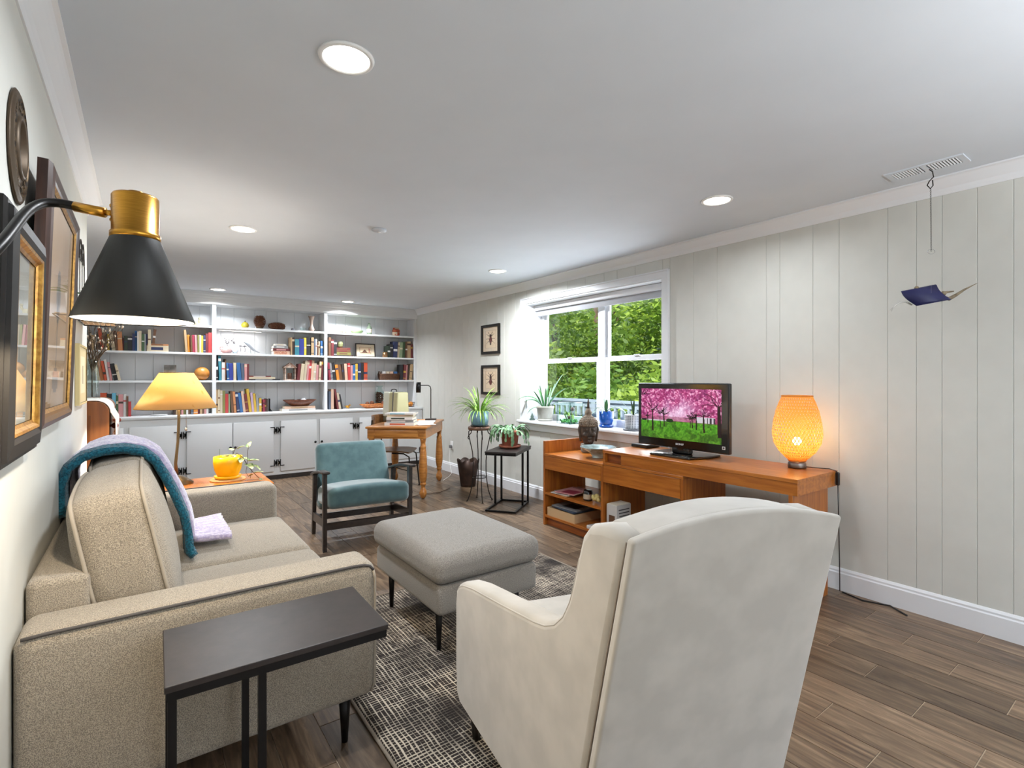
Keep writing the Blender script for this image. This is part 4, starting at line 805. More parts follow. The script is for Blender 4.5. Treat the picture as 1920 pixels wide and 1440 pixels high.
# ---- C-shaped side tables
def ctable(label, loc, rz, lx, ly, H_, lx0, base):
    """top lx x ly centred on loc; the two leg pairs stand at local x = base[0] and base[1], base frame between them and the open end"""
    t = thing('side_table', label, 'side table', None, loc, rz); q = .009
    MB().rbox(-lx/2, lx/2, -ly/2, ly/2, H_-.016, H_, .002, 1, sm=False).build('table_top', noisy(mat('table_dark', (36, 31, 29), .42, spec=.35), (44, 38, 36), 30), t)
    fb = MB()
    for s_ in (-1, 1): fb.box(-lx/2+.004, lx/2-.004, s_*(ly/2-.012)-q, s_*(ly/2-.012)+q, H_-.036, H_-.0165)
    for s_ in (-1, 1): fb.box(s_*(lx/2-.012)-q, s_*(lx/2-.012)+q, -ly/2+.02, ly/2-.02, H_-.036, H_-.0165)
    fb.build('top_frame', m_black, t); w = ly/2-.014
    for x in base[:2]:
        for s_ in (-1, 1): MB().box(x-q, x+q, s_*w-q, s_*w+q, .018, H_-.036).build('leg', m_black, t)
    a, b = sorted((base[0], base[2])); bb = MB()
    for s_ in (-1, 1): bb.box(a-q, b+q, s_*w-q, s_*w+q, .0004, .018)
    for x in (a, b): bb.box(x-q, x+q, -w+q, w-q, .0004, .018)
    bb.build('base_frame', m_black, t); return t
ctable('narrow black side table in the foreground beside the sofa arm', (.304, 1.524, 0), -.02, .52, .318, .612, 0, (-.245, -.06, .22))
ctable('small black metal side table carrying the terracotta pot', (3.035, 4.225, 0), .64, .56, .32, .587, 0, (.20, .0, -.27))

# ---- turned-leg desk
DL, DS = Vector((.62, .785, 0)), Vector((-.785, .62, 0)); DC = Vector((2.547, 5.588, 0)); DR = math.atan2(.785, .62)
def D_(l, s_, z): return DC+DL*l+DS*s_+Vector((0, 0, z))
t = thing('desk', 'honey-coloured wooden writing desk with turned legs', 'desk', loc=DC, rz=DR)
MB().rbox(-.535, .535, -.335, .335, .757, .78, .005, 2).build('desk_top', m_pine, t)
MB().box(-.46, .46, -.318, -.298, .65, .757).box(-.46, .46, .298, .318, .65, .757).box(-.513, -.493, -.27, .27, .65, .757).box(.493, .513, -.27, .27, .65, .757).build('apron', m_pine, t)
MB().rbox(-.521, -.511, -.235, .235, .665, .742, .004).build('end_panel', m_pine, t)
lp = [(.014, .0003), (.03, .02), (.041, .055), (.036, .085), (.024, .115), (.022, .135), (.033, .15), (.034, .165), (.028, .175), (.034, .19), (.044, .25), (.046, .31), (.041, .42), (.034, .53), (.031, .55), (.036, .56), (.028, .572), (.026, .60), (.032, .635), (.034, .65)]
for sx in (-1, 1):
    for sy in (-1, 1):
        lg = MB().lathe(lp, 20, (sx*.478, sy*.283, 0)); lg.rbox(sx*.478-.036, sx*.478+.036, sy*.283-.036, sy*.283+.036, .65, .757, .004); lg.build('leg', m_pine, t)
# desk chair
t = thing('desk_chair', 'bent plywood chair with thin dark iron legs tucked under the desk', 'chair', loc=D_(0, .17, 0), rz=DR); m_ply = wood('plywood', (132, 92, 54), (104, 68, 38), .4)
MB().rbox(-.21, .21, -.23, .21, .445, .461, .007, 2, 8, lambda p, h: (p.x*(1-.25*max(0, p.y/h[1])**2), p.y*(1-.0), p.z-.035*(max(0, abs(p.y/h[1])-.45))**1.5+.012*(p.x/h[0])**2)).build('seat', m_ply, t)
MB().rbox(-.21, .21, -.007, .007, .66, .87, .006, 2, 8, lambda p, h: (p.x, p.y+.245-.09*(p.x/h[0])**2+.05*(p.z), p.z)).build('backrest', m_ply, t)
for sx in (-1, 1):
    MB().tube([(sx*.15, -.02, .44), (sx*.16, -.16, .435), (sx*.175, -.225, .40), (sx*.18, -.235, .3), (sx*.20, -.26, .012)], .008, 8).tube([(sx*.2, -.26, .0003), (sx*.2, -.26, .012)], .014, 8).build('leg', m_iron, t)
    MB().tube([(sx*.20, .27, .0003), (sx*.17, .17, .42), (sx*.165, .19, .5), (sx*.16, .215, .72), (sx*.16, .21, .82)], .008, 8).build('leg', m_iron, t)
MB().tube([(-.185, -.24, .24), (.18, .21, .26)], .005, 6).tube([(.185, -.24, .24), (-.18, .21, .26)], .005, 6).build('cross_brace', m_iron, t)
# things on the desk
t = thing('carrying_case', 'cream hard-shell machine case with a grey stripe on the desk', 'case', loc=D_(.10, .165, .7805), rz=DR+.75); m_case = mat('case_cream', (190, 184, 142), .3); m_case2 = mat('case_lamp_sheen', (222, 224, 206), .12, coat=.5)  # paler second shell colour carries a lamp's reflection
def cs_(x0, x1, m, nm):
    MB().rbox(x0, x1, -.085, .085, .055, .36, .018, 3, 2, lambda p, h: (p.x, p.y*(1-.18*(p.z+h[2])/(2*h[2])), p.z)).build(nm, m, t)
cs_(-.165, -.055, m_case, 'shell'); MB().rbox(-.055, -.03, -.083, .083, .05, .362, .006, 2, 1, lambda p, h: (p.x, p.y*(1-.18*(p.z+h[2])/(2*h[2])), p.z)).build('stripe', mat('stripe_grey', (104, 102, 98), .5), t); cs_(-.03, .05, m_case, 'shell'); cs_(.05, .20, m_case2, 'shell')
MB().rbox(-.16, .195, -.082, .082, 0, .055, .008).build('base', mat('case_base', (132, 126, 104), .5), t); MB().rbox(-.05, -.035, -.10, -.083, .03, .10, .004).build('latch', m_chrome, t); MB().tube([(-.01, 0, .358), (0, 0, .385), (.06, 0, .39), (.12, 0, .385), (.13, 0, .358)], .006, 6).build('handle', m_plast, t)
z = .7805
for i, (L_, d_, th, col, band, off, rz, lab) in enumerate(((.33, .23, .032, 'white', 'redorange', 0, -.02, 'white book at the bottom of the desk stack'), (.30, .22, .03, 'grey', 'white', .01, .03, 'grey printed book second in the desk stack'), (.29, .21, .03, 'white', 'darkgreen', -.005, .0, 'white and green book third in the desk stack'), (.29, .2, .028, 'cream', 'peach', .005, .05, 'thick cream book fourth in the desk stack'), (.32, .22, .016, 'white', 'lightblue', .0, -.04, 'wide white folder on top of the desk stack'))):
    mb = MB().at((0, 0, 0)); t_ = .003; mb.box(-L_/2, L_/2, -d_/2, d_/2, 0, t_).box(-L_/2, L_/2, -d_/2, d_/2, th-t_, th).box(-L_/2, L_/2, -d_/2, -d_/2+t_, t_, th-t_).box(-L_/2+.004, L_/2-.004, -d_/2+t_, d_/2-.004, t_, th-t_, 1).box(-L_*.32, L_*.2, -d_/2-.0006, -d_/2, th*.25, th*.75, 2)
    o = mb.build('book', [M['cover_'+col], m_paper, M['cover_'+band]], None, keep=True); p = D_(-.28+off, .0, z); o.location = p; o.rotation_euler = (0, 0, DR-PI/2+rz); tag(o, lab, 'book', 'books stacked on the desk'); z += th+.0004
for i, (l, s_, a, lab) in enumerate(((-.02, -.22, .1, 'loose white papers spread near the desk lamp'), (-.20, -.23, .5, 'white sheet at the near right desk corner'))):
    o = MB().rbox(-.15, .15, -.1, .1, 0, .012 if i == 0 else .004, .0015, 1, 1, sm=False).build('paper_sheets', m_white, None, keep=True); o.location = D_(l, s_, .7805+.0); o.rotation_euler = (0, 0, DR+a); o.location.z = .7865 if i == 0 else .7826; tag(o, lab, 'paper')
t = thing('desk_lamp', 'slim black desk lamp with cylindrical head on the desk', 'lamp', loc=D_(.36, -.20, .7805), rz=-YAW)
MB().rbox(-.065, .065, -.045, .045, 0, .022, .004).build('base', m_dark, t)
MB().tube([(0, 0, .02), (0, 0, .39), (-.008, 0, .42), (-.035, 0, .435), (-.14, 0, .435)], .0055, 8).build('stem', m_iron, t)
MB().lathe([(.0001, .475), (.03, .475), (.03, .345), (.027, .345), (.027, .46), (.0001, .46)], 20, (-.155, 0, 0)).build('lamp_shade', m_black, t); MB().lathe([(.026, .352), (.0001, .35)], 16, (-.155, 0, 0)).build('bulb', m_lamp, t)
p = D_(.36, -.20, 1.10)+Vector((-cs*.155, sn*.155, 0)); light('SPOT', 'desk_lamp_glow', p, 8, (1, .95, .88), spread=95, blend=.6, radius=.02)

# ---- waste basket
t = thing('waste_basket', 'dark brown scalloped metal waste basket by the wall', 'waste basket', loc=(3.20, 5.30, 0)); mb = MB(); n = 48; m_bsk = noisy(mat('aged_bronze', (66, 46, 36), .5, .4), (44, 30, 24), 12)
vs = []; fs = []
for k, (rr, zz) in enumerate(((.088, .0), (.092, .03), (.115, .2), (.13, .30), (.13, .30), (.113, .2), (.089, .03))):
    for i in range(n):
        a = 2*PI*i/n; sc_ = abs(math.sin(a*3.5)); z_ = zz+(.028*sc_ if k in (3, 4) else 0); r_ = rr*(1+.02*math.cos(a*7))-(.003 if k > 3 else 0)+(.010*sc_ if k in (3, 4) else 0); vs.append((3.20+r_*math.cos(a), 5.30+r_*math.sin(a), .0005+z_))
for k in range(6):
    for i in range(n): j = (i+1) % n; fs.append((k*n+i, k*n+j, (k+1)*n+j, (k+1)*n+i))
fs += [tuple(range(n-1, -1, -1)), tuple(range(6*n, 7*n))]; mb.add(vs, fs, 0, True).build('body', m_bsk, t)
MB().lathe([(.0935, .03), (.0955, .036), (.094, .042)], 48, (3.2, 5.3, 0), cap=False).build('band', m_bsk, t)
# outlet with charger
t = thing('wall_outlet', 'white wall outlet with a plugged adapter behind the desk', 'outlet', loc=(3.47, 6.20, .36)); MB().rbox(3.476, 3.483, 6.165, 6.235, .32, .435, .003).build('cover_plate', m_white, t); MB().rbox(3.445, 3.477, 6.18, 6.22, .34, .38, .005).build('plug', mat('plug_grey', (110, 110, 110), .5), t); MB().tube([(3.45, 6.2, .345), (3.44, 6.2, .2), (3.42, 6.1, .01), (3.3, 5.95, .006), (3.1, 5.75, .006)], .002, 6).build('cord', m_white, t)
tag(MB().tube([(2.2, 5.0, .006), (2.35, 5.12, .005), (2.5, 5.2, .006), (2.75, 5.18, .005), (2.95, 5.3, .006)], .0035, 6).build('floor_cable', mat('cable_brown', (96, 70, 50), .6)), 'thin brown cable lying on the floor under the desk', 'cable')
tag(MB().tube([(3.44, 1.32, .006), (3.40, 1.2, .006), (3.45, 1.08, .006), (3.38, .98, .006)], .0045, 6).build('floor_cable', m_plast), 'black power cable on the floor along the right baseboard', 'cable')

# ---- wrought iron plant stand
SX, SY = 2.92, 4.60
t = thing('plant_stand', 'tall wrought iron plant stand with round wooden top', 'plant stand', loc=(SX, SY, 0))
MB().lathe([(.0001, .755), (.118, .755), (.124, .762), (.124, .782), (.118, .79), (.0001, .79)], 32, (SX, SY, 0)).build('stand_top', wood('stand_wood', (110, 76, 56), (84, 56, 40), .5), t)
for k in range(4):
    a = PI/4+.45+k*PI/2; prof = [(.105, .735), (.118, .715), (.112, .70), (.098, .705), (.095, .73), (.07, .752), (.085, .745), (.095, .70), (.075, .60), (.052, .50), (.048, .40), (.055, .30), (.075, .20), (.095, .10), (.125, .02), (.14, .006), (.145, .003)]
    prof = [(.112, .66), (.122, .66), (.126, .675), (.118, .70), (.095, .72), (.088, .745), (.105, .752), (.118, .74), (.118, .70), (.10, .62), (.078, .52), (.07, .42), (.07, .30), (.08, .2), (.097, .1), (.125, .02), (.138, .006)]
    MB().tube([(SX+r_*math.cos(a), SY+r_*math.sin(a), z_) for r_, z_ in prof], .0052, 8).build('leg', m_iron, t)
    MB().lathe([(.012, .0003), (.012, .005)], 10, (SX+.138*math.cos(a), SY+.138*math.sin(a), 0)).build('foot', m_iron, t)
MB().tube([(SX+.075*math.cos(a), SY+.075*math.sin(a), .25) for a in np.linspace(0, 2*PI, 25)], .004, 6).build('ring_brace', m_iron, t)

def pot(t, c, prof, m, soil_z, soil_r, n=28): MB().lathe(prof, n, tuple(c)).build('pot', m, t); MB().lathe([(soil_r, soil_z), (.0001, soil_z+.006)], 20, tuple(c)).build('soil', m_soil, t)
# spider plant
t = thing('potted_plant', 'leafy green spider plant in a blue-grey pot on the iron stand', 'plant', loc=(SX, SY, .7905)); c = t.location
m_bluepot = noisy(mat('blue_grey_glaze', (120, 160, 176), .35), (104, 138, 150), 5)
pot(t, c, [(.07, .012), (.088, .02), (.095, .06), (.098, .165), (.092, .165), (.088, .06), (.0001, .05)], m_bluepot, .145, .09); MB().lathe([(.09, 0), (.1, .012), (.096, .014), (.0001, .01)], 28, tuple(c)).build('saucer', m_plast, t)
r = random.Random(11); mb = MB()
lf = lambda t_: max(.03, (1-t_)**.5*(.45+.9*t_) if t_ < 1 else 0)
for i in range(96):
    a = r.uniform(0, 2*PI); e = r.uniform(.35, 1.45); L_ = r.uniform(.2, .37); p = c+Vector((.05*math.cos(a), .05*math.sin(a), .148))
    mb.leaf(p, a, e, L_, r.uniform(.014, .022), r.uniform(.9, 2.0)*(1.5-e*.5), 7, shape=lf)
for i, (a, L_) in enumerate(((-.6-YAW, .40), (-.2-YAW, .34), (2.6, .34), (3.2, .36))): mb.leaf(c+Vector((.03, 0, .15)), a, .6, L_, .01, 2.2, 8, shape=lf)
mb.build('foliage', m_green, t)['kind'] = 'stuff'
# trailing cactus on the small table
t = thing('potted_plant', 'trailing grey-green cactus in a terracotta pot on the small side table', 'plant', loc=(3.08, 4.27, .5875)); c = t.location
pot(t, c, [(.07, .012), (.078, .02), (.094, .15), (.102, .15), (.104, .185), (.096, .185), (.092, .15), (.0001, .14)], m_terra, .165, .09); MB().lathe([(.09, 0), (.112, .012), (.115, .03), (.108, .03), (.1, .014), (.0001, .012)], 28, tuple(c)).build('saucer', m_terra, t)
r = random.Random(5); mb = MB()
for i in range(52):
    a = r.uniform(0, 2*PI); e = r.uniform(.3, 1.2); p = c+Vector((.06*math.cos(a), .06*math.sin(a), .17)); n_ = r.randint(4, 6)
    for k in range(n_):
        L_ = r.uniform(.040, .054); mb.leaf(p, a, e, L_, .026, .25, 3, shape=lambda q: .45+.55*math.sin(PI*q), twist=r.uniform(-.5, .5)); p = p+Vector((math.cos(e)*math.cos(a), math.cos(e)*math.sin(a), math.sin(e)))*L_*.93; e -= r.uniform(.45, .75); e = max(e, -1.45); a += r.uniform(-.15, .15)
mb.build('foliage', m_green2, t)['kind'] = 'stuff'

# ================================================================== TEAK CONSOLE
t = thing('console_desk', 'long teak console with drawers and open shelves under the window', 'console', loc=(3.17, 2.4, 0)); XF, XBk = 2.90, 3.40; tk = .022
def part(name, mb, m=m_teak): return mb.build(name, m, t)
part('end_panel', MB().rbox(XF, XBk, 3.49, 3.512, .0005, .745, .002, 1, sm=False), m_teakv); part('side_panel', MB().box(XF, XBk, 2.785, 2.807, .0005, .615), m_teakv)
part('lower_top', MB().rbox(XF-.004, XBk, 2.785, 3.49, .615, .637, .002, 1, sm=False)); part('gallery', MB().box(XBk-.02, XBk, 2.807, 3.49, .637, .745)) if False else None
part('drawer_front', MB().rbox(XF, XF+.02, 2.809, 3.488, .50, .612, .002, 1, sm=False)); part('drawer_box', MB().box(XF+.02, XBk-.02, 2.812, 3.486, .51, .60), m_teakd)
part('shelf', MB().box(XF+.005, XBk-.01, 2.807, 3.49, .272, .292)); part('shelf', MB().box(XF+.002, XBk-.01, 2.807, 3.49, .072, .092)); part('plinth', MB().box(XF+.03, XF+.05, 2.807, 3.49, .0005, .072), m_teakd)
part('desk_top', MB().rbox(XF-.006, XBk+.0, 1.33, 2.783, .725, .747, .002, 1, sm=False)); part('apron', MB().box(XF+.0, XF+.02, 1.352, 2.60, .655, .725).box(XF, XBk, 1.333, 1.352, .655, .725).box(XBk-.02, XBk, 1.352, 2.78, .655, .725)); part('slot_divider', MB().box(XF, XBk, 2.762, 2.783, .637, .725)); part('slot_back', MB().box(XF+.028, XF+.04, 2.05, 2.762, .655, .725), m_teakd)
part('mid_shelf', MB().rbox(XF-.004, XBk, 2.06, 2.783, .633, .653, .002, 1, sm=False)); part('drawer_front', MB().rbox(XF, XF+.02, 2.085, 2.783, .498, .63, .002, 1, sm=False)); part('drawer_box', MB().box(XF+.02, XBk-.02, 2.09, 2.78, .51, .62), m_teakd)
part('leg_panel', MB().rbox(XF, XBk, 2.06, 2.082, .0005, .632, .002, 1, sm=False), m_teakv); part('leg_panel', MB().rbox(XF, 3.34, 1.36, 1.382, .0005, .655, .002, 1, sm=False), m_teakv)
# television
im = np.zeros((118, 208, 3)); hh, ww = im.shape[:2]; yy, xx = np.mgrid[0:hh, 0:ww]; yy = yy/hh; xx = xx/ww
n1 = noise2(hh, ww, 14, 1, 4); n2_ = noise2(hh, ww, 3.5, 2, 3); n4 = noise2(hh, ww, 8, 6, 3); n2_ = (n2_-n2_.min())/(n2_.max()-n2_.min())
sky_ = np.clip(1.15-3.4*np.hypot((xx-.47)*.75, (yy-.5)*.8)+n1*.9-.6, 0, 1)**1.3
pk = np.stack([95+150*n2_+30*(n4-.5), 20+135*n2_**1.5, 60+125*n2_], -1); im[:] = pk*(1-sky_[..., None]*.85)+np.array((238, 218, 240.))*sky_[..., None]*.85
sp_ = (n2_ > .66) & (yy < .5); im[sp_] = im[sp_]*.6+np.array((250, 225, 245))*.4
for tx, w_, y0, y1 in ((.155, .008, .42, .86), (.26, .003, .48, .78), (.31, .007, .5, .76), (.64, .004, .55, .73), (.665, .006, .54, .74), (.715, .006, .52, .77), (.80, .008, .48, .81), (.975, .016, .3, .88), (.09, .005, .55, .7), (.02, .004, .1, .4)):
    rB = random.Random(int(tx*1000))
    for q_b in range(9):
        an = rB.uniform(.25, PI-.25); Lb = rB.uniform(.12, .30)*(y1-y0)*2.2; kk = rB.uniform(-.8, .8)
        for q in np.linspace(0, Lb, 90):
            X_, Y_ = tx+q*math.cos(an+kk*q*3)*.75, y0+.03-q*math.sin(an+kk*q*3); i_, j_ = int(Y_*hh), int(X_*ww)
            if 0 <= i_ < hh and 0 <= j_ < ww: im[i_, j_] = im[i_, j_]*(.42 if q < Lb*.7 else .65)
gz = yy > .635; g_ = np.stack([44+60*n2_, 112+70*n2_-60*(yy-.63), 16+26*n2_], -1); im[gz] = g_[gz]
bz = (yy > .55) & (yy <= .645); im[bz] = im[bz]*.6+np.array((120, 62, 74))*.4
wb_ = (yy > .52) & (yy < .635) & (xx > .72) & (xx < .93); im[wb_] = (196, 190, 198); im[wb_ & ((xx*46).astype(int) % 2 == 0) & (yy > .53) & (xx > .84)] = (60, 52, 60)
rd = (yy > .62) & (yy < .645) & (xx < .36); im[rd] = (190, 184, 190)
for tx, w_, y0, y1 in ((.155, .008, .42, .86), (.26, .003, .48, .78), (.31, .007, .5, .76), (.64, .004, .55, .73), (.665, .006, .54, .74), (.715, .006, .52, .77), (.80, .008, .48, .81), (.975, .016, .3, .88), (.09, .005, .55, .7)):
    mk = (abs(xx-tx-.02*(yy-.6)) < w_*(1+.8*(yy-y0))) & (yy > y0) & (yy < y1); im[mk] = (32, 14, 18)
mk = ((xx-.385)/.045)**2+((yy-.625)/.04)**2 < 1; im[mk] = (24, 50, 20); mk = ((xx-.04)/.04)**2+((yy-.635)/.022)**2 < 1; im[mk] = (20, 22, 30)
sh_ = gz & (noise2(hh, ww, 12, 19, 2)+.12*(xx) > .62); im[sh_] = im[sh_]*.75
im = np.clip(im, 0, 255)
t = thing('television', 'black flat-screen television showing pink cherry trees and grass', 'television', loc=(3.16, 2.23, .7475)); TX = 3.10
MB().rbox(TX, TX+.035, 1.852, 2.605, .80, 1.268, .008, 2).rbox(TX+.03, TX+.095, 1.90, 2.56, .84, 1.22, .03, 3).build('housing', m_plast, t)
MB().rbox(TX-.004, TX+.002, 1.86, 2.597, .806, 1.262, .002, 1, sm=False).build('bezel', m_screen, t)
grid_panel('screen', im, (TX-.0046, 2.57, 1.226), (0, -.665, 0), (0, 0, -.364), m_tvpic, t)
m_logo = mat('logo_silver', (215, 215, 218), .3, emit=(215, 215, 218), estr=.15)
text('logo', 'SONY', .020, m_logo, t, (TX-.0045, 2.228, .832), (PI/2, 0, -PI/2), sx=1.3)
MB().box(TX-.0048, TX-.004, 1.878, 1.90, .832, .852).build('sticker', m_white, t); MB().box(TX-.0052, TX-.0048, 1.882, 1.896, .836, .848).build('sticker_print', m_print, t)
MB().rbox(TX-.0, TX+.06, 2.16, 2.30, .765, .83, .01).build('neck', m_screen, t)
MB().rbox(2.985, 3.29, 2.03, 2.45, .7475, .765, .006, 2, 2, lambda p, h: (p.x, p.y*(1-.22*max(0, -p.x/h[0]) if p.y > -9 else 1), p.z)).build('stand_base', m_screen, t)
t = thing('media_box', 'slim black set-top box beside the television', 'electronics', loc=(3.30, 2.80, .7475)); MB().rbox(3.22, 3.38, 2.62, 2.778, .749, .775, .004).build('case', m_plast, t); MB().box(3.2185, 3.2201, 2.64, 2.72, .758, .767).build('display', m_screen, t); MB().rbox(3.225, 3.24, 2.63, 2.65, .7475, .749, .0005, 1).rbox(3.36, 3.375, 2.74, 2.77, .7475, .749, .0005, 1).build('foot', m_plast, t)
# Buddha head statue
BX, BY, BZ = 3.25, 3.30, .6375
t = thing('statue_head', 'dark carved stone head statue with pointed crown on the console', 'statue', loc=(BX, BY, BZ)); m_stn = noisy(mat('dark_stone', (82, 70, 60), .75), (56, 46, 40), 22, bump=.3)
rot = math.atan2(-BX, BY)  # faces the sofa corner
def SB(): return MB().at((BX, BY, BZ), rz=-.60)
SB().rbox(-.062, .062, -.055, .055, 0, .075, .012).build('base', noisy(mat('base_stone', (120, 112, 100), .8), (90, 84, 76), 18), t)
hd = SB(); prof = [(.03, .06), (.042, .085), (.055, .11), (.066, .145), (.074, .19), (.077, .23), (.072, .27)]
hd.lathe(prof, 28, sy=.95); 
hd.tube([(0, -.074, .235), (0, -.086, .195), (0, -.090, .175)], [.006, .010, .014], 8)   # nose
hd.ball((0, -.073, .140), .016, 10, sx=1.3, sz=.35).ball((0, -.071, .132), .014, 10, sx=1.1, sz=.4).ball((0, -.058, .105), .020, 10)   # lips, chin
for s_ in (-1, 1): hd.ball((s_*.030, -.066, .213), .017, 10, sz=.55).tube([(s_*.052, -.056, .236), (s_*.03, -.074, .246), (s_*.008, -.078, .236)], .0032, 6).ball((s_*.036, -.052, .165), .024, 10)
hd.build('face', m_stn, t)
for s_ in (-1, 1): SB().tube([(s_*.078, 0, .245), (s_*.084, -.004, .21), (s_*.078, -.002, .16), (s_*.068, 0, .10)], [.010, .012, .009, .010], 8).build('ear', m_stn, t)
cp = SB(); cp.lathe([(.080, .235), (.084, .25), (.080, .275), (.062, .305), (.034, .33), (.030, .345), (.033, .36), (.022, .38), (.016, .395), (.0001, .40)], 28); 
for k in range(6):
    zz = .246+.014*k; rr = (.084, .084, .081, .073, .062, .048)[k]; nn = int(rr*360)
    for i in range(nn): a = 2*PI*(i+.5*(k % 2))/nn; cp.ball((rr*math.cos(a), rr*math.sin(a), zz), .0065, 6)
cp.build('hair', noisy(mat('hair_stone', (132, 116, 98), .8), (96, 82, 68), 30), t)
SB().lathe([(.014, .395), (.010, .42), (.011, .43), (.006, .47), (.0001, .50)], 10).build('finial', m_stn, t)
t = thing('glass_bowl', 'shallow pale blue glass bowl beside the stone head', 'bowl', loc=(3.10, 3.03, .6375)); MB().lathe([(.055, 0), (.06, .006), (.05, .012), (.07, .04), (.15, .088), (.152, .092), (.145, .092), (.06, .05), (.0001, .03)], 32, (3.10, 3.03, .6375)).build('bowl', noisy(mat('pale_glass', (176, 196, 196), .12, .2), (120, 134, 130), 14), t)
# rattan lamp
LX, LY, LZ = 3.29, 1.515, .7475
t = thing('rattan_lamp', 'glowing egg-shaped woven rattan lamp at the console end', 'lamp', loc=(LX, LY, LZ))
MB().lathe([(.05, 0), (.053, .008), (.05, .03), (.038, .045), (.0001, .045)], 28, (LX, LY, LZ)).build('base', mat('pewter', (122, 112, 106), .35, .9), t)
def egg(f_): return .139*(math.sin(PI*(.13+.70*f_)**1.0)**.78)*(1.0 if f_ < .5 else 1.0)
HE = .40
def eg(f_):   # radius up the egg: bottom .045, widest at 42 %, top .062
    p = [(0, .046), (.06, .072), (.15, .105), (.28, .132), (.42, .140), (.58, .134), (.75, .121), (.88, .104), (1, .084)]
    for (a, ra), (b, rb) in zip(p[:-1], p[1:]):
        if f_ <= b: u = (f_-a)/(b-a); u = u*u*(3-2*u)*.35+u*.65; return ra+(rb-ra)*u
    return .084
mr_ = mat('rattan', (206, 146, 66), .6); b = bsdf(mr_)
ntr = N(mr_, 'ShaderNodeBsdfTranslucent'); ntr.inputs[0].default_value = (*lin((255, 190, 96)), 1); mxr = N(mr_, 'ShaderNodeMixShader'); mxr.inputs[0].default_value = .45; om = mr_.node_tree.nodes['Material Output']
L(mr_, b.outputs[0], mxr.inputs[1]); L(mr_, ntr.outputs[0], mxr.inputs[2]); L(mr_, mxr.outputs[0], om.inputs[0])
sh = MB(); ns = 44
for dirn in (-1, 1):
    for i in range(ns):
        P = []
        for k in range(23):
            f_ = k/22; a = 2*PI*i/ns+dirn*f_*1.5; r_ = eg(f_)+(.0012 if (k+i) % 2 == (dirn > 0) else -.0012); P.append(Vector((LX+r_*math.cos(a), LY+r_*math.sin(a), LZ+.045+f_*HE)))
        w_ = .0035; vs = []; fs = []
        for k, p in enumerate(P):
            a = math.atan2(p.y-LY, p.x-LX); sd = Vector((-math.sin(a), math.cos(a), 0))*w_; vs += [tuple(p-sd), tuple(p+sd)]
        sh.add(vs, [(2*k, 2*k+1, 2*k+3, 2*k+2) for k in range(22)], 0, True)
for f_, r_ in ((0, .047), (1, .085)): sh.tube([(LX+r_*math.cos(a), LY+r_*math.sin(a), LZ+.045+f_*HE) for a in np.linspace(0, 2*PI, 33)], .004, 6)
o = sh.build('lamp_shade', mr_, t)
mp_ = mat('lamp_liner', (250, 214, 140), .8); b = bsdf(mp_); n_t = N(mp_, 'ShaderNodeBsdfTranslucent'); n_t.inputs[0].default_value = (*lin((255, 206, 110)), 1); mm_ = N(mp_, 'ShaderNodeMixShader'); mm_.inputs[0].default_value = .8
L(mp_, b.outputs[0], mm_.inputs[1]); L(mp_, n_t.outputs[0], mm_.inputs[2]); L(mp_, mm_.outputs[0], mp_.node_tree.nodes['Material Output'].inputs[0])
MB().ball((LX, LY, LZ+.165), .026, 12).build('bulb', mat('bulb_warm', (255, 220, 150), .5, emit=(255, 214, 140), estr=30), t)
light('POINT', 'rattan_lamp_glow', (LX, LY, LZ+.20), 1.7, (1, .80, .50), radius=.03)
MB().tube([(LX, LY-.045, LZ+.012), (3.33, 1.42, LZ+.008), (3.36, 1.36, LZ+.008), (3.37, 1.325, LZ-.002), (3.372, 1.318, LZ-.05)], .003, 6).tube([(3.372, 1.318, .66), (3.374, 1.316, .5), (3.40, 1.32, .2), (3.43, 1.33, .01)], .003, 6).build('cord', m_plast, t); MB().rbox(3.362, 3.382, 1.307, 1.33, .66, .74, .008, 3).build('cord_switch', m_plast, t)
# things in the console
mgz = [(3.06, 3.34, .0, 'cream', 'lowest cream magazine on the console middle shelf'), (3.05, 3.33, .15, 'white', 'white magazine in the pile on the console middle shelf'), (3.07, 3.30, -.1, 'grey', 'grey magazine in the pile on the console middle shelf'), (3.05, 3.28, .2, 'pink', 'pink magazine on top of the console pile')]
z = .2925
for x, y, a, col, lab in mgz:
    o = MB().box(-.135, .135, -.10, .10, 0, .007, 0).box(-.133, .133, -.102, .098, .001, .006, 1).box(-.12, .0, -.09, .05, .007, .0074, 2).build('magazine', [M['cover_'+col], m_paper, M['cover_darkbrown' if col != 'pink' else 'cover_crimson']], None, keep=True); o.location = (x, y, z); o.rotation_euler = (0, 0, a); tag(o, lab, 'magazine', 'magazines on the console shelf'); z += .0078
t = thing('candle_jar', 'small dark glass jar candle on the console shelf', 'jar', loc=(2.99, 3.04, .2925)); MB().lathe([(.036, 0), (.038, .004), (.038, .07), (.034, .074), (.034, .085), (.0001, .085)], 20, (2.99, 3.04, .2925)).build('jar', m_screen, t); MB().lathe([(.0385, .015), (.0385, .055)], 20, (2.99, 3.04, .2925), cap=False).build('paper_label', M['cover_beige'], t)
t = thing('coral', 'lumpy cream coral ornament next to the candle jar', 'ornament', loc=(2.965, 2.91, .2925)); mb = MB(); r = random.Random(2)
for i in range(14): mb.ball((2.965+r.uniform(-.03, .03), 2.91+r.uniform(-.045, .045), .2925+.018+r.uniform(0, .05)), r.uniform(.014, .02), 8)
mb.build('body', mat('coral_cream', (214, 196, 130), .8), t)
t = thing('cardboard_tray', 'shallow cardboard tray of papers on the lowest console shelf', 'tray', loc=(3.07, 3.28, .0925)); cx_, cy_ = 3.06, 3.29
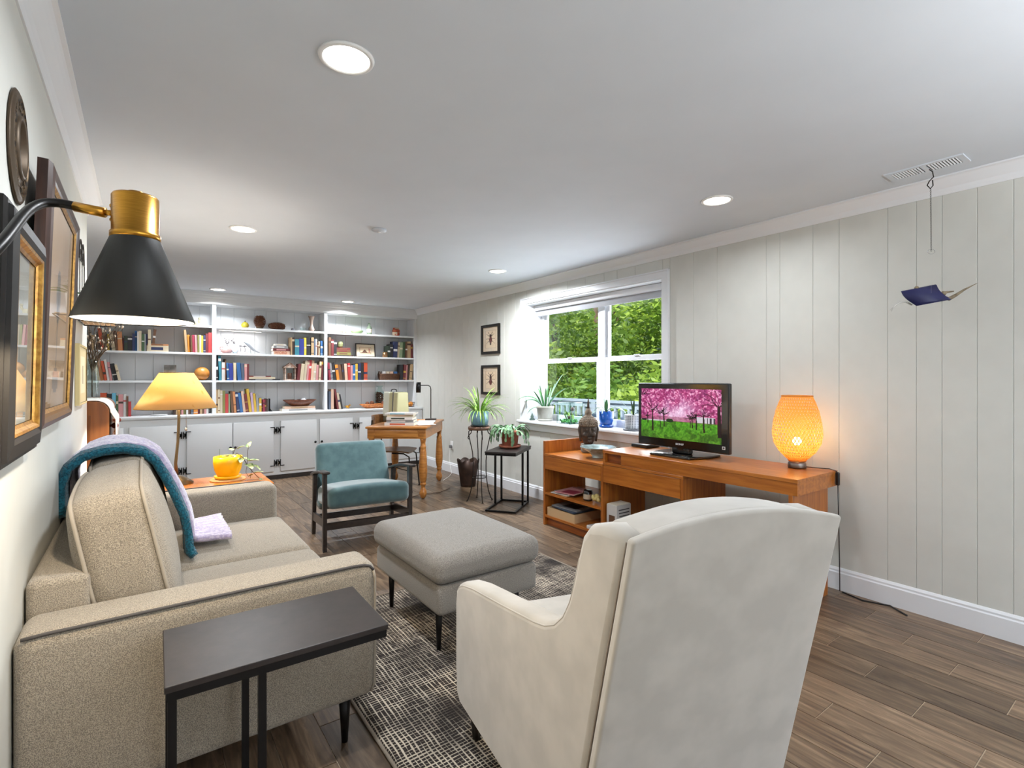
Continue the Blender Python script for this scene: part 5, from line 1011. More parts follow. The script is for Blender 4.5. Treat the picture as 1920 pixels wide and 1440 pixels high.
MB().box(cx_-.15, cx_+.15, cy_-.175, cy_+.175, .0925, .096).box(cx_-.15, cx_-.146, cy_-.175, cy_+.175, .096, .165).box(cx_+.146, cx_+.15, cy_-.175, cy_+.175, .096, .165).box(cx_-.146, cx_+.146, cy_-.175, cy_-.171, .096, .165).box(cx_-.146, cx_+.146, cy_+.171, cy_+.175, .096, .165).build('tray', mat('cardboard', (196, 164, 124), .8), t)
z = .0965
for i in range(8):
    col = ['black', 'grey', 'olive', 'white', 'darkbrown', 'tan', 'slate', 'grey'][i]
    o = MB().box(-.115, .115, -.15, .15, 0, .009, 0).box(-.08, .05, -.1, .06, .009, .0094, 1).build('magazine', [M['cover_'+col], M['cover_'+('black' if i % 2 else 'tan')]], None, keep=True); o.location = (cx_+(i % 3-1)*.012, cy_+(i % 2)*.008-.004, z); o.rotation_euler = (0, 0, ((i*37) % 5-2)*.012 if i < 6 else (i-6.5)*.16); z += .0098
    if i >= 6: o.location.z = .0965+.07+.0098*(i-6)
    tag(o, f"{['black','grey','olive','white','dark brown','tan','slate blue','grey'][i]} magazine in the cardboard tray, {ORD[i]} from the bottom", 'magazine', 'papers in the cardboard tray')
t = thing('book', 'thick white boxed book with brown cover picture standing in the knee space', 'book', loc=(2.97, 2.70, .0005))
MB().rbox(2.92, 3.08, 2.66, 2.765, .0005, .33, .003, 1, sm=False).build('cover', M['cover_white'], t)
MB().box(2.925, 3.075, 2.665, 2.76, .3301, .334).build('pages', m_paper, t)
MB().box(2.9285, 2.9299, 2.61, 2.69, .10, .22).build('cover_picture', M['cover_brown'], t) if False else None
MB().box(2.955, 3.05, 2.6585, 2.6599, .06, .21).build('cover_picture', M['cover_darkbrown'], t); MB().box(2.9185, 2.9199, 2.68, 2.74, .16, .25).build('cover_picture', M['cover_brown'], t)
for k in range(3): MB().box(2.94+.004*k, 3.06, 2.6588, 2.6599, .29-.024*k, .298-.024*k).build('printed_line', m_print, t)
tag(MB().rbox(2.905, 3.0, 2.86, 2.97, .0925, .118, .003).build('notebook', M['cover_white']), 'small white notebook on the lowest console shelf right of tray', 'notebook')

# ================================================================== WINDOW SILL PLANTS
def frond(t, c, a, e, L_, w, dr, m, n=8, shape=None, tw=0): return MB().leaf(c, a, e, L_, w, dr, n, shape=shape, twist=tw).build('leaf', m, t)
SZ2 = SZ+.0004
t = thing('potted_plant', 'broad-leaved orchid cactus in a pale grey pot, left end of sill', 'plant', loc=(3.57, 4.29, SZ2)); c = t.location; m_gp = noisy(mat('pale_pot', (168, 166, 158), .7), (140, 138, 128), 10)
pot(t, c, [(.066, .01), (.078, .02), (.09, .135), (.098, .138), (.098, .162), (.09, .162), (.084, .13), (.0001, .12)], m_gp, .145, .085); MB().lathe([(.07, 0), (.084, .01), (.084, .024), (.078, .024), (.0001, .01)], 28, tuple(c)).build('saucer', m_gp, t)
r = random.Random(4); m_lg = noisy(mat('fresh_leaf', (72, 128, 60), .4), (56, 104, 84), 9)
spl = lambda q: .25+.75*math.sin(PI*min(1, q*.9+.05))**.8
for a, e, L_, w, dr in ((2.2, 1.1, .34, .030, 1.9), (2.0, .95, .26, .026, 1.6), (-1.0, 1.35, .40, .034, .5), (-1.1, 1.1, .30, .03, .7), (-.6, 1.5, .22, .03, .2), (1.6, 1.4, .22, .026, .5), (2.6, 1.25, .2, .028, .4), (-1.6, 1.2, .3, .024, .3), (-2.2, 1.3, .24, .024, .5), (.6, 1.35, .26, .024, .4), (3.0, 1.5, .24, .024, .2), (2.3, .2, .2, .03, 1.4), (-.9, .6, .24, .012, .4), (1.2, 1.1, .25, .02, .8)):
    frond(t, c+Vector((.03*math.cos(a), .03*math.sin(a), .148)), a, e, L_, w, dr, m_lg, shape=spl, tw=r.uniform(-.6, .6))
tag(MB().lathe([(.03, 0), (.034, .008), (.012, .03), (.022, .03), (.004, .075), (.0001, .085)], 14, (3.52, 4.455, SZ2)).build('tree_ornament', mat('tree_green', (96, 118, 110), .5)), 'tiny grey-green tree ornament at the left end of the sill', 'ornament')
# glass terrarium
t = thing('terrarium', 'square glass terrarium with green moss and plants on the sill', 'terrarium', loc=(3.575, 3.90, SZ2)); X0, X1, Y0, Y1, Z0, Z1 = 3.49, 3.66, 3.80, 4.0, SZ2, SZ2+.215; g_ = .004
mg = mat('terr_glass_edge', (70, 110, 104), .1, trans=.4)
MB().box(X0, X1, Y0, Y1, Z0, Z0+g_).build('base', mg, t)
for x0, x1, y0, y1 in ((X0, X0+g_, Y0, Y1), (X1-g_, X1, Y0, Y1), (X0+g_, X1-g_, Y0, Y0+g_), (X0+g_, X1-g_, Y1-g_, Y1)): MB().box(x0, x1, y0, y1, Z0+g_, Z1).build('pane', m_thin, t)
for x in (X0, X1):
    for y in (Y0, Y1): MB().box(x-.002, x+.002, y-.002, y+.002, Z0, Z1+.001).build('edge', mg, t)
MB().tube([(X0, Y0, Z1), (X1, Y0, Z1), (X1, Y1, Z1), (X0, Y1, Z1), (X0, Y0, Z1)], .002, 5).build('rim', mg, t)
mb = MB(); r = random.Random(8)
for i in range(60): mb.ball((r.uniform(X0+.015, X1-.015), r.uniform(Y0+.015, Y1-.015), Z0+r.uniform(.012, .04)), r.uniform(.008, .014), 6)
mb.build('moss', noisy(mat('moss_green', (26, 120, 62), .4), (90, 160, 70), 40), t)['kind'] = 'stuff'
for i in range(9): a = r.uniform(0, 6.28); frond(t, Vector((3.575+r.uniform(-.03, .03), 3.9+r.uniform(-.05, .05), Z0+.04)), a, 1.2, r.uniform(.08, .13), .022, .8, m_green, 5)
MB().tube([(3.58, 3.87, Z0+.04), (3.57, 3.865, Z0+.1), (3.575, 3.86, Z0+.14)], .004, 6).ball((3.575, 3.86, Z0+.15), .022, 8).ball((3.57, 3.90, Z0+.06), .02, 8).build('stem', mat('terr_brown', (86, 66, 62), .7), t)
# blue pot plant
t = thing('potted_plant', 'spindly plant with arching grey-green leaves in a cobalt blue pot', 'plant', loc=(3.57, 3.385, SZ2)); c = t.location; m_cb = noisy(mat('cobalt', (24, 84, 168), .15), (16, 60, 132), 6)
pot(t, c, [(.05, .01), (.055, .03), (.066, .07), (.070, .15), (.064, .15), (.06, .07), (.0001, .06)], m_cb, .135, .064); MB().lathe([(.06, 0), (.07, .01), (.066, .026), (.06, .026), (.0001, .008)], 28, tuple(c)).build('saucer', m_cb, t)
m_sg = noisy(mat('silver_leaf', (150, 172, 150), .5), (110, 140, 110), 14)
for a, e, L_, w, dr in ((1.9, 1.0, .30, .022, 1.9), (2.2, .6, .24, .016, 1.3), (1.5, .9, .2, .018, 2.0), (-1.2, .9, .24, .020, 2.1), (-.9, .7, .3, .02, 1.9), (-1.5, .8, .26, .018, 1.8), (2.8, .5, .22, .014, 1.8), (-2.6, .7, .2, .014, 1.6), (0, .8, .2, .014, 1.5)): frond(t, c+Vector((0, 0, .14)), a, e, L_, w, dr, m_sg, shape=spl)
for a, e, L_ in ((.5, 1.5, .12), (2, 1.45, .13), (3.5, 1.4, .10)): frond(t, c+Vector((0, 0, .14)), a, e, L_, .03, .1, m_lg, shape=spl)
t = thing('potted_plant', 'dark-leaved plant in a white lattice-patterned pot by the television', 'plant', loc=(3.55, 3.04, SZ2)); c = t.location
m_lat = mat('lattice_pot', (206, 212, 218), .4); tc = N(m_lat, 'ShaderNodeTexCoord'); ck = N(m_lat, 'ShaderNodeTexVoronoi', Scale=70, feature='DISTANCE_TO_EDGE', Randomness=0.0); L(m_lat, tc.outputs['Object'], ck.inputs['Vector']); mm2 = N(m_lat, 'ShaderNodeMapRange'); mm2.inputs['From Min'].default_value = .12; mm2.inputs['From Max'].default_value = .2; L(m_lat, ck.outputs['Distance'], mm2.inputs[0]); mc = N(m_lat, 'ShaderNodeMix', data_type='RGBA'); L(m_lat, mm2.outputs[0], mc.inputs[0]); mc.inputs[6].default_value = (*lin((214, 220, 226)), 1); mc.inputs[7].default_value = (*lin((120, 128, 142)), 1); L(m_lat, mc.outputs[2], bsdf(m_lat).inputs['Base Color'])
pot(t, c, [(.065, .014), (.072, .02), (.076, .135), (.078, .14), (.07, .14), (.066, .03), (.0001, .03)], m_lat, .125, .066); MB().lathe([(.08, 0), (.092, .006), (.092, .014), (.0001, .012)], 28, tuple(c)).build('saucer', mat('saucer_grey', (112, 116, 122), .6), t)
for a, e, L_, w, dr in ((2.0, 1.1, .30, .012, 1.2), (1.8, .7, .22, .016, 1.4), (-1.0, 1.2, .34, .012, .5), (.2, 1.5, .14, .024, .1), (2.8, 1.45, .16, .024, .1), (-1.6, .8, .2, .014, 1.6)): frond(t, c+Vector((0, 0, .125)), a, e, L_, w, dr, noisy(mat('dark_leaf', (44, 66, 44), .5), (70, 96, 60), 12), shape=spl)

# ================================================================== HANGING SCULPTURE
hx, hy_ = 3.20, .829
t = thing('hanging_sculpture', 'driftwood figure with a navy blue wing hanging below the ceiling vent', 'sculpture', loc=(hx, hy_, 1.63), rz=-YAW)
def q_(px, py, dep=0): return ((px-1745)*.002674, dep, 1.3-(py-710)*.002674-1.63)
MB().tube([q_(1742, 318), q_(1748, 322), q_(1750, 332), q_(1742, 340), q_(1738, 348), q_(1744, 354), q_(1749, 348), q_(1748, 338)], .0025, 6).build('hook', m_iron, t)
ch = MB()
for i in range(34):
    y_ = 354+i*3.45; p0, p1 = Vector(q_(1744.5+i*.03, y_)), Vector(q_(1744.5+i*.03, y_+4.2)); o_ = .0028; a_ = (o_, 0, 0) if i % 2 else (0, o_, 0); a_ = Vector(a_); ch.tube([p0, p0+a_+(p1-p0)*.3, p0+a_+(p1-p0)*.7, p1, p0-a_+(p1-p0)*.7, p0-a_+(p1-p0)*.3, p0], .0009, 4)
ch.build('chain', m_iron, t)
MB().tube([Vector(q_(1745.5, 472))+Vector((.018*math.cos(a), 0, .012*math.sin(a))) for a in np.linspace(0, 2*PI, 17)], .001, 5).build('ring', m_chrome, t)
MB().tube([q_(1745.5, 478), q_(1745.5, 550)], .0004, 4).build('thread', mat('nylon', (200, 200, 200), .3), t)
nv = mat('navy_card', (22, 24, 76), .5); A, B, Cc, Dd = q_(1696, 546, .02), q_(1762, 533, .02), q_(1777, 563, -.02), q_(1712, 575, -.02)
wg = MB(); vs = []; nn = 8
for i in range(nn+1):
    f_ = i/nn; sag = .014*math.sin(PI*f_)
    for P0, P1 in ((A, Dd), (B, Cc)): p = Vector(P0).lerp(Vector(P1), f_)+Vector((-sag, 0, 0)); vs.append(tuple(p)); 
for v in list(vs): vs.append((v[0], v[1]+.006, v[2]+.004))
m0 = 2*(nn+1); fs = []
for i in range(nn): a = 2*i; fs += [(a, a+1, a+3, a+2), (m0+a, m0+a+2, m0+a+3, m0+a+1), (a, a+2, m0+a+2, m0+a), (a+1, m0+a+1, m0+a+3, a+3)]
fs += [(0, m0, m0+1, 1), (m0-2, m0-1, 2*m0-1, 2*m0-2)]
wg.add(vs, fs, 0, True).build('wing', nv, t)
m_dw = noisy(mat('driftwood', (146, 132, 108), .8), (100, 88, 72), 40)
MB().tube([q_(1770, 558), q_(1782, 560, .01), q_(1795, 553, .01), q_(1808, 543), q_(1820, 537), q_(1832, 531)], [.008, .010, .008, .005, .003, .001], 8).tube([q_(1770, 552, .02), q_(1780, 547, .02), q_(1794, 545, .02)], [.007, .006, .003], 8).ball(q_(1775, 549, .02), .012, 8).build('body', m_dw, t); MB().ball(q_(1727, 538, .03), .010, 8).build('head', m_dw, t)
MB().tube([q_(1712, 571, .01), q_(1698, 566), q_(1685, 568), q_(1676, 574), q_(1668, 582)], [.004, .005, .004, .003, .001], 6).tube([q_(1676, 574), q_(1671, 584)], .002, 5).build('tail', mat('pale_wire', (190, 188, 184), .4, .5), t)

# ================================================================== LEFT WALL
def framed(name, label, y0, y1, z0, z1, xb, xt, prof, m, inner=None, art=None, glass=True, cat='picture'):
    """picture on the left wall; prof = (inset, height) points of the moulding; leans forward at the top"""
    w, h_ = y1-y0, z1-z0; t = thing(name, label, cat, loc=(XL+.001, (y0+y1)/2, z0), world=False); tilt = math.asin(max(0, (xt-xb))/h_); t.rotation_euler = (0, tilt, 0); D = xb-XL-.001
    def ring(pf):
        mb = MB(); n = len(pf); vs = []
        for sy, sz in ((-1, 0), (1, 0), (1, 1), (-1, 1)):
            for i_, hgt in pf: vs.append((hgt, sy*(w/2-i_), (i_ if sz == 0 else h_-i_)))
        fs = [(k*n+i, ((k+1) % 4)*n+i, ((k+1) % 4)*n+i+1, k*n+i+1) for k in range(4) for i in range(n-1)]
        return mb.add(vs, fs)
    ring(prof).build('frame', m, t)
    i_ = prof[-1][0]
    if inner: ring(inner[0]).build('inner_frame', inner[1], t); i_ = inner[0][-1][0]
    dz = (inner[0] if inner else prof)[-1][1]
    if art is not None: grid_panel('print', art, (dz-.004, w/2-i_, h_-i_), (0, -(w-2*i_), 0), (0, 0, -(h_-2*i_)), m_vc, t)
    if glass: MB().box(dz-.003, dz-.001, -w/2+i_, w/2-i_, i_, h_-i_).build('pane', m_pane, t)
    MB().box(0, .006, -w/2+.01, w/2-.01, .01, h_-.01).build('backing', m_dark, t)
    return t
m_blk = mat('frame_black', (24, 21, 19), .5, spec=.3); m_gold = noisy(mat('frame_gold', (196, 150, 72), .35, .8), (150, 104, 44), 60); m_wal = noisy(mat('frame_walnut', (70, 44, 34), .35), (50, 32, 26), 10, (10, 10, 1))
art1 = np.full((40, 30, 3), (150, 148, 136), float); art1 += (noise2(40, 30, 10, 9)[..., None]-.5)*30
framed('framed_picture', 'large black and gold framed glass picture nearest the camera', 1.475, 1.945, 1.105, 1.685, -.224, -.212, [(0, 0), (0, .022), (.006, .028), (.014, .028), (.018, .036), (.05, .042), (.062, .036)], m_blk, ([(.062, .036), (.066, .040), (.072, .038), (.078, .030), (.086, .026)], m_gold), art1)
art2 = np.full((56, 44, 3), (206, 170, 130), float); art2 += (noise2(56, 44, 16, 12)[..., None]-.5)*26
for i in range(56):
    for j in range(44):
        if ((j-22)/3.2)**2+((i-24)/8)**2 < 1: art2[i, j] = (120, 104, 90)
        if abs(j-22) < .8 and 30 < i < 46: art2[i, j] = (96, 84, 70)
        if ((j-22)/5)**2+((i-48)/3.5)**2 < 1: art2[i, j] = (130, 112, 96)
framed('framed_picture', 'tall dark walnut framed botanical print behind the black lamp shade', 1.965, 2.735, 1.148, 1.932, -.226, -.20, [(0, 0), (0, .024), (.008, .034), (.022, .038), (.036, .032), (.046, .03)], m_wal, ([(.046, .03), (.052, .027), (.058, .024)], m_gold), art2)
art3 = np.full((24, 20, 3), (214, 196, 150), float); art3[4:20, 4:16] = (226, 214, 180); art3[8:16, 9:11] = (140, 120, 90)
framed('framed_picture', 'small pale beige canvas picture low beside the wall corner', 3.30, 3.70, 1.165, 1.475, -.246, -.246, [(0, 0), (0, .018), (.004, .02), (.012, .02)], mat('canvas_beige', (212, 192, 140), .8), None, art3, glass=False)
# carved round frame
t = thing('oval_mirror', 'small oval carved dark bronze mirror high on the left wall', 'mirror', loc=(XL+.001, 1.84, 1.905), world=False); t.scale = (.5, .76, .95); m_brz = noisy(mat('bronze_carved', (92, 74, 52), .4, .6), (34, 28, 24), 60, lo=.45, hi=.6); m_brzl = mat('bronze_light', (74, 60, 44), .45, .5)
def ringx(prof, n=48):
    mb = MB(); vs = []; k = len(prof)
    for i in range(n):
        a = 2*PI*i/n
        for r_, x_ in prof: vs.append((x_, r_*math.cos(a), r_*math.sin(a)))
    return mb.add(vs, [(i*k+j, ((i+1) % n)*k+j, ((i+1) % n)*k+j+1, i*k+j+1) for i in range(n) for j in range(k-1)], 0, True)
ringx([(.153, 0), (.156, .008), (.150, .016), (.147, .013), (.142, .022), (.137, .019), (.132, .024)]).build('outer_rim', m_brzl, t); ringx([(.132, .024), (.128, .012), (.10, .012), (.088, .020)]).build('carved_band', m_brz, t)
ringx([(.088, .020), (.085, .030), (.079, .033), (.074, .028), (.072, .008), (.070, .006)]).build('inner_rim', m_brzl, t); MB().tube([(.003, 0, 0), (.007, 0, 0)], .073, 40).build('mirror_glass', mat('mirror', (220, 220, 220), .03, 1), t)
mb = MB()
for i in range(22):
    a = 2*PI*i/22
    pts = []
    for k in range(12): th = k/11*1.55*PI*(1 if i % 2 else -1); rr = .013*(1-k/15); pts.append((.017, (.110)*math.cos(a)+rr*math.cos(th+a), .110*math.sin(a)+rr*math.sin(th+a)))
    mb.tube(pts, .0024, 5)
mb.build('scrollwork', m_brzl, t)
# wire wall planter
t = thing('wall_planter', 'black wire wall rack with a slatted wood shelf near the wall end', 'planter', loc=(XL+.01, 3.5, 1.6)); wy0, wy1 = 3.22, 3.74
mb = MB()
for y in (wy0, wy1): mb.tube([(XL+.006, y, 1.60), (XL+.006, y, 1.93)], .003, 6).tube([(XL+.006, y, 1.60), (XL+.15, y, 1.60)], .003, 6)
for z in (1.60, 1.93): mb.tube([(XL+.006, wy0, z), (XL+.006, wy1, z)], .003, 6)
mb.tube([(XL+.15, wy0, 1.60), (XL+.15, wy1, 1.60)], .003, 6)
for k in range(4):
    yc = wy0+.065+k*.13; pts = [(XL+.006, yc+.065*math.cos(a), 1.93+.11*math.sin(a)) for a in np.linspace(0, PI, 12)]; mb.tube(pts, .003, 6); mb.tube([(XL+.006, yc+.03*math.cos(a), 1.93+.06*math.sin(a)) for a in np.linspace(0, PI, 10)], .002, 5); mb.tube([(XL+.006, yc-.065, 1.60), (XL+.006, yc-.065, 1.93)], .002, 5)
mb.build('wire_frame', m_iron, t)
for k in range(6): x0 = XL+.010+k*.0235; MB().box(x0, x0+.018, wy0+.004, wy1-.004, 1.6035, 1.6095).build('slat', mat('planter_wood', (206, 176, 140), .6), t)
t = thing('potted_plant', 'small leafy plant in a white pot on the wire wall rack', 'plant', loc=(XL+.075, 3.35, 1.61)); c = t.location; pot(t, c, [(.036, 0), (.05, .10), (.052, .11), (.047, .11), (.0001, .09)], m_white, .095, .045); r = random.Random(21)
for i in range(13): a = r.uniform(0, 2*PI); e = r.uniform(.5, 1.4); frond(t, c+Vector((.012*math.cos(a), .012*math.sin(a), .098)), a, e, r.uniform(.08, .14), r.uniform(.028, .04), r.uniform(.6, 1.6), m_lg, 6)
t = thing('glass_vase', 'clear glass globe vase on the wire wall rack', 'vase', loc=(XL+.08, 3.56, 1.61)); MB().lathe([(.03, 0), (.05, .02), (.06, .06), (.045, .1), (.03, .12), (.034, .135), (.031, .135), (.027, .12), (.056, .06), (.0001, .006)], 24, tuple(t.location)).build('glass', m_thin, t); twigs(t, t.location+Vector((0, 0, .02)), 5, .16, .05, 9)
# wall lamp with black cone shade
t = thing('wall_lamp', 'black and brass swing-arm wall lamp with cone shade, foreground', 'lamp', loc=(-.012, 1.37, 1.42)); lx, ly = -.010, 1.37
prof = [(.0475, 1.655), (.1055, 1.425)]
MB().lathe([(.0415, 1.610), (.110, 1.4255), (.1085, 1.4245), (.040, 1.608)], 48, (lx, ly, 0), cap=False).build('lamp_shade', mat('shade_black', (21, 20, 18), .5), t)
MB().lathe([(.0395, 1.606), (.1078, 1.4262)], 48, (lx, ly, 0), cap=False).build('shade_lining', mat('lining_white', (240, 240, 238), .6), t)
MB().lathe([(.0455, 1.600), (.0455, 1.612), (.0425, 1.613), (.0425, 1.690), (.040, 1.694), (.015, 1.694), (.015, 1.703), (.0001, 1.703)], 40, (lx, ly, 0)).build('socket_cap', m_brass, t)
MB().lathe([(.0001, 1.50), (.02, 1.51), (.028, 1.535), (.018, 1.57), (.013, 1.60)], 20, (lx, ly, 0)).build('bulb', m_lamp, t)
light('SPOT', 'wall_lamp_glow', (lx, ly, 1.465), 27, (1, .82, .58), spread=150, blend=.4, radius=.02)
arm0 = Vector((lx, ly, 1.655)); jd = Vector((-.8085, .5885, 0))
jd = Vector((-.74, .35, 0)).normalized()
MB().tube([arm0+jd*.042, arm0+jd*.06+Vector((0, 0, .001))], .006, 10).tube([arm0+jd*.058, arm0+jd*.115+Vector((0, 0, .010))], .0105, 12).ball(tuple(arm0+jd*.045+Vector((0, 0, -.014))), .005, 8).ball(tuple(arm0+jd*.045+Vector((0, 0, .016))), .005, 8).build('joint', m_brass, t)
P0 = arm0+jd*.112+Vector((0, 0, .010))
def bez(P, n): return [sum((math.comb(len(P)-1, i)*(u**i)*((1-u)**(len(P)-1-i))*p for i, p in enumerate(P)), Vector()) for u in [float(q) for q in np.linspace(0, 1, n)]]
pts = bez([P0, P0+jd*.05+Vector((0, 0, .012)), P0+jd*.10+Vector((-.0, -.03, .005)), Vector((-.175, 1.30, 1.58)), Vector((-.215, 1.22, 1.50))], 16)+[Vector((-.235, 1.16, 1.42))]
MB().tube(pts, .0092, 12).build('arm', m_black, t)
MB().rbox(XL+.0005, XL+.02, 1.12, 1.20, 1.36, 1.48, .008).build('wall_plate', m_black, t)

# ================================================================== BEHIND THE SOFA
t = thing('end_table', 'orange-brown wooden end table behind the sofa arm', 'table', loc=(.3, 3.85, 0)); m_or = wood('orange_wood', (208, 128, 48), (188, 106, 34), .25, stretch=(1.2, 14, 14), coat=.5)
MB().rbox(-.12, .70, 3.60, 4.06, .600, .622, .004).build('table_top', m_or, t); MB().box(-.08, .66, 3.64, 4.02, .53, .60).build('apron', m_teakd, t)
for x in (-.08, .64):
    for y in (3.65, 4.01): MB().tube([(x+.01, y, .0005), (x+.01, y, .56)], [.012, .02], 12).build('leg', m_teakd, t)
LX2, LY2, LZ2 = .185, 3.93, .6225
t = thing('table_lamp', 'table lamp with lit cream cone shade and bronze stem', 'lamp', loc=(LX2, LY2, LZ2)); m_bz = mat('antique_bronze', (118, 98, 70), .35, .85)
MB().lathe([(.092, 0), (.094, .006), (.06, .03), (.03, .048), (.014, .054), (.0001, .056)], 36, (LX2, LY2, LZ2)).build('base', m_bz, t)
MB().tube([(LX2, LY2, LZ2+.05), (LX2-.006, LY2, LZ2+.13), (LX2+.006, LY2, LZ2+.27), (LX2+.012, LY2, LZ2+.42), (LX2+.008, LY2, LZ2+.56)], [.011, .009, .008, .009, .009], 12).build('stem', m_bz, t)
msh = mat('shade_parchment', (244, 226, 180), .8); b = bsdf(msh); tr_ = N(msh, 'ShaderNodeBsdfTranslucent'); noisy(msh, (196, 150, 70), 26, lo=.66, hi=.72, bump=0)
tr_.inputs[0].default_value = (*lin((255, 226, 150)), 1); ms_ = N(msh, 'ShaderNodeMixShader'); ms_.inputs[0].default_value = .72; L(msh, b.outputs[0], ms_.inputs[1]); L(msh, tr_.outputs[0], ms_.inputs[2]); L(msh, ms_.outputs[0], msh.node_tree.nodes['Material Output'].inputs[0])
MB().lathe([(.228, .487), (.094, .715)], 48, (LX2, LY2, LZ2), cap=False).build('lamp_shade', msh, t)
for o_ in t.children:
    if o_.name.startswith('lamp_shade'):
        md = o_.modifiers.new('solid', 'SOLIDIFY'); md.thickness = .002
MB().tube([(LX2+.226*math.cos(a), LY2+.226*math.sin(a), LZ2+.487) for a in np.linspace(0, 2*PI, 49)], .002, 5).tube([(LX2+.093*math.cos(a), LY2+.093*math.sin(a), LZ2+.715) for a in np.linspace(0, 2*PI, 33)], .002, 5).build('shade_rim', m_bz, t)
sp = MB()
for a in (0, 2.09, 4.19): sp.tube([(LX2, LY2, LZ2+.70), (LX2+.093*math.cos(a), LY2+.093*math.sin(a), LZ2+.712)], .002, 5)
sp.build('spider_fitting', m_bz, t); MB().ball((LX2+.008, LY2, LZ2+.62), .03, 14).build('bulb', mat('bulb_soft', (255, 236, 200), .5, emit=(255, 243, 226), estr=760), t)
MB().tube([(LX2+.05, LY2-.02, LZ2+.60), (LX2+.05, LY2-.02, LZ2+.36)], .0012, 4).ball((LX2+.05, LY2-.02, LZ2+.35), .010, 10).build('pull_chain', m_chrome, t)
PX_, PY_ = .47, 3.885
tag(MB().lathe([(.0001, .6225), (.105, .6225), (.107, .626), (.105, .6305), (.0001, .6305)], 32, (PX_, PY_, 0)).build('cork_mat', mat('cork', (206, 158, 104), .8)), 'round tan cork mat under the yellow pot', 'mat')
t = thing('potted_plant', 'variegated trailing pothos in a bright yellow pot on the end table', 'plant', loc=(PX_, PY_, .631)); c = t.location; m_yel = mat('yellow_glaze', (246, 190, 8), .3)
pot(t, c, [(.05, .008), (.062, .02), (.08, .06), (.088, .11), (.086, .148), (.080, .148), (.082, .11), (.0001, .09)], m_yel, .118, .080); MB().lathe([(.066, 0), (.078, .008), (.082, .022), (.076, .022), (.0001, .008)], 32, tuple(c)).build('saucer', m_yel, t)
MB().box(c.x-.05, c.x-.047, c.y, c.y+.001, c.z+.11, c.z+.20).build('plant_stake', mat('stake', (120, 140, 110), .6), t)
def heart(q): return max(.02, math.sin(PI*min(1, q*.55+.42))**.6 if q > .12 else .55+q*3)
R2 = Vector((cs, -sn, 0)); vine = [c+R2*.02+Vector((0, 0, .13)), c+R2*.06+Vector((0, 0, .17)), c+R2*.10+Vector((0, 0, .14)), c+R2*.13+Vector((0, 0, .09)), c+R2*.17+Vector((0, 0, .04)), c+R2*.21+Vector((0, 0, .0))]
vb = MB(); vb.tube(vine, .0022, 6)
vb.tube([c+R2*.02+Vector((0, 0, .13)), c+R2*.05+Vector((0, 0, .2)), c+R2*.065+Vector((0, 0, .215))], .0018, 5).tube([vine[3], vine[3]+R2*.0+Vector((0, 0, .08)), vine[3]+R2*.01+Vector((0, 0, .13))], .0016, 5).tube([vine[3], vine[3]+R2*-.01+Vector((0, 0, -.05)), vine[3]+R2*.01+Vector((0, 0, -.08))], .0014, 5).tube([vine[3], vine[3]+R2*.03+Vector((0, 0, -.04)), vine[3]+R2*.02+Vector((0, 0, -.09))], .0014, 5)
vb.build('vine', m_stem, t)
az = -YAW
for p, a, e, L_, w, dr in ((c+R2*.03+Vector((0, 0, .19)), az+2.6, .5, .045, .035, .8), (c+R2*.06+Vector((0, 0, .20)), az+.3, .7, .05, .04, .9), (c+R2*.045+Vector((0, 0, .16)), az-1.2, .3, .05, .04, .9), (vine[2], az+.1, -.1, .055, .045, .9), (vine[2], az-1.4, -.2, .055, .045, .8), (vine[3]+Vector((0, 0, .03)), az+.2, .3, .075, .05, .7), (vine[3]+Vector((0, 0, .01)), az-.6, -.1, .07, .055, .8), (vine[3]+Vector((0, 0, .12)), az+1.4, .9, .05, .035, .4), (vine[3]+R2*.04, az+.0, -.2, .06, .04, 1.0), (vine[4], az+.1, .3, .065, .045, .6), (vine[5], az-.1, -.3, .05, .03, .8), (vine[4]+Vector((0, 0, -.01)), az+2.8, -.2, .04, .03, .7), (c+R2*.0+Vector((0, 0, .15)), az-1.8, .5, .05, .04, 1.0)):
    frond(t, p, a, e, L_, w, dr, m_green3, 6, shape=heart)
# chest of drawers beyond the wall end
t = thing('chest_of_drawers', 'tall brown wooden chest with round red-brown knobs past the wall end', 'chest', loc=(-.4, 4.6, 0)); cx0, cx1, cy0, cy1, cz = -.645, -.165, 4.12, 5.12, 1.155; R_ = .07
prof = [(cx0, .06), (cx1, .06), (cx1, cz-R_)]+[(cx1-R_+R_*math.cos(a), cz-R_+R_*math.sin(a)) for a in np.linspace(0, PI/2, 8)[1:]]+[(cx0, cz)]
for y in (cy0, cy1-.022): MB().prism(prof, y, y+.022, 'y').build('side_panel', m_oak, t)
MB().box(cx0+.06, cx1-.09, cy0-.003, cy0, .14, 1.07).build('inset_panel', m_oak, t)
pf2 = prof[2:]; outer = MB(); n = len(pf2); vs = [(x, y, z) for y in (cy0+.022, cy1-.022) for x, z in pf2]; vs += [(x-.012 if x > cx0+.1 else x, y, z-.015) for y in (cy0+.022, cy1-.022) for x, z in pf2]
outer.add(vs, [(i, i+1, n+i+1, n+i) for i in range(n-1)]+[(2*n+i, 3*n+i, 3*n+i+1, 2*n+i+1) for i in range(n-1)]).build('chest_top', m_oak, t)
MB().box(cx0, cx0+.01, cy0+.022, cy1-.022, .06, cz-.02).box(cx0, cx1-.03, cy0+.022, cy1-.022, .06, .08).build('carcass', m_oak, t)
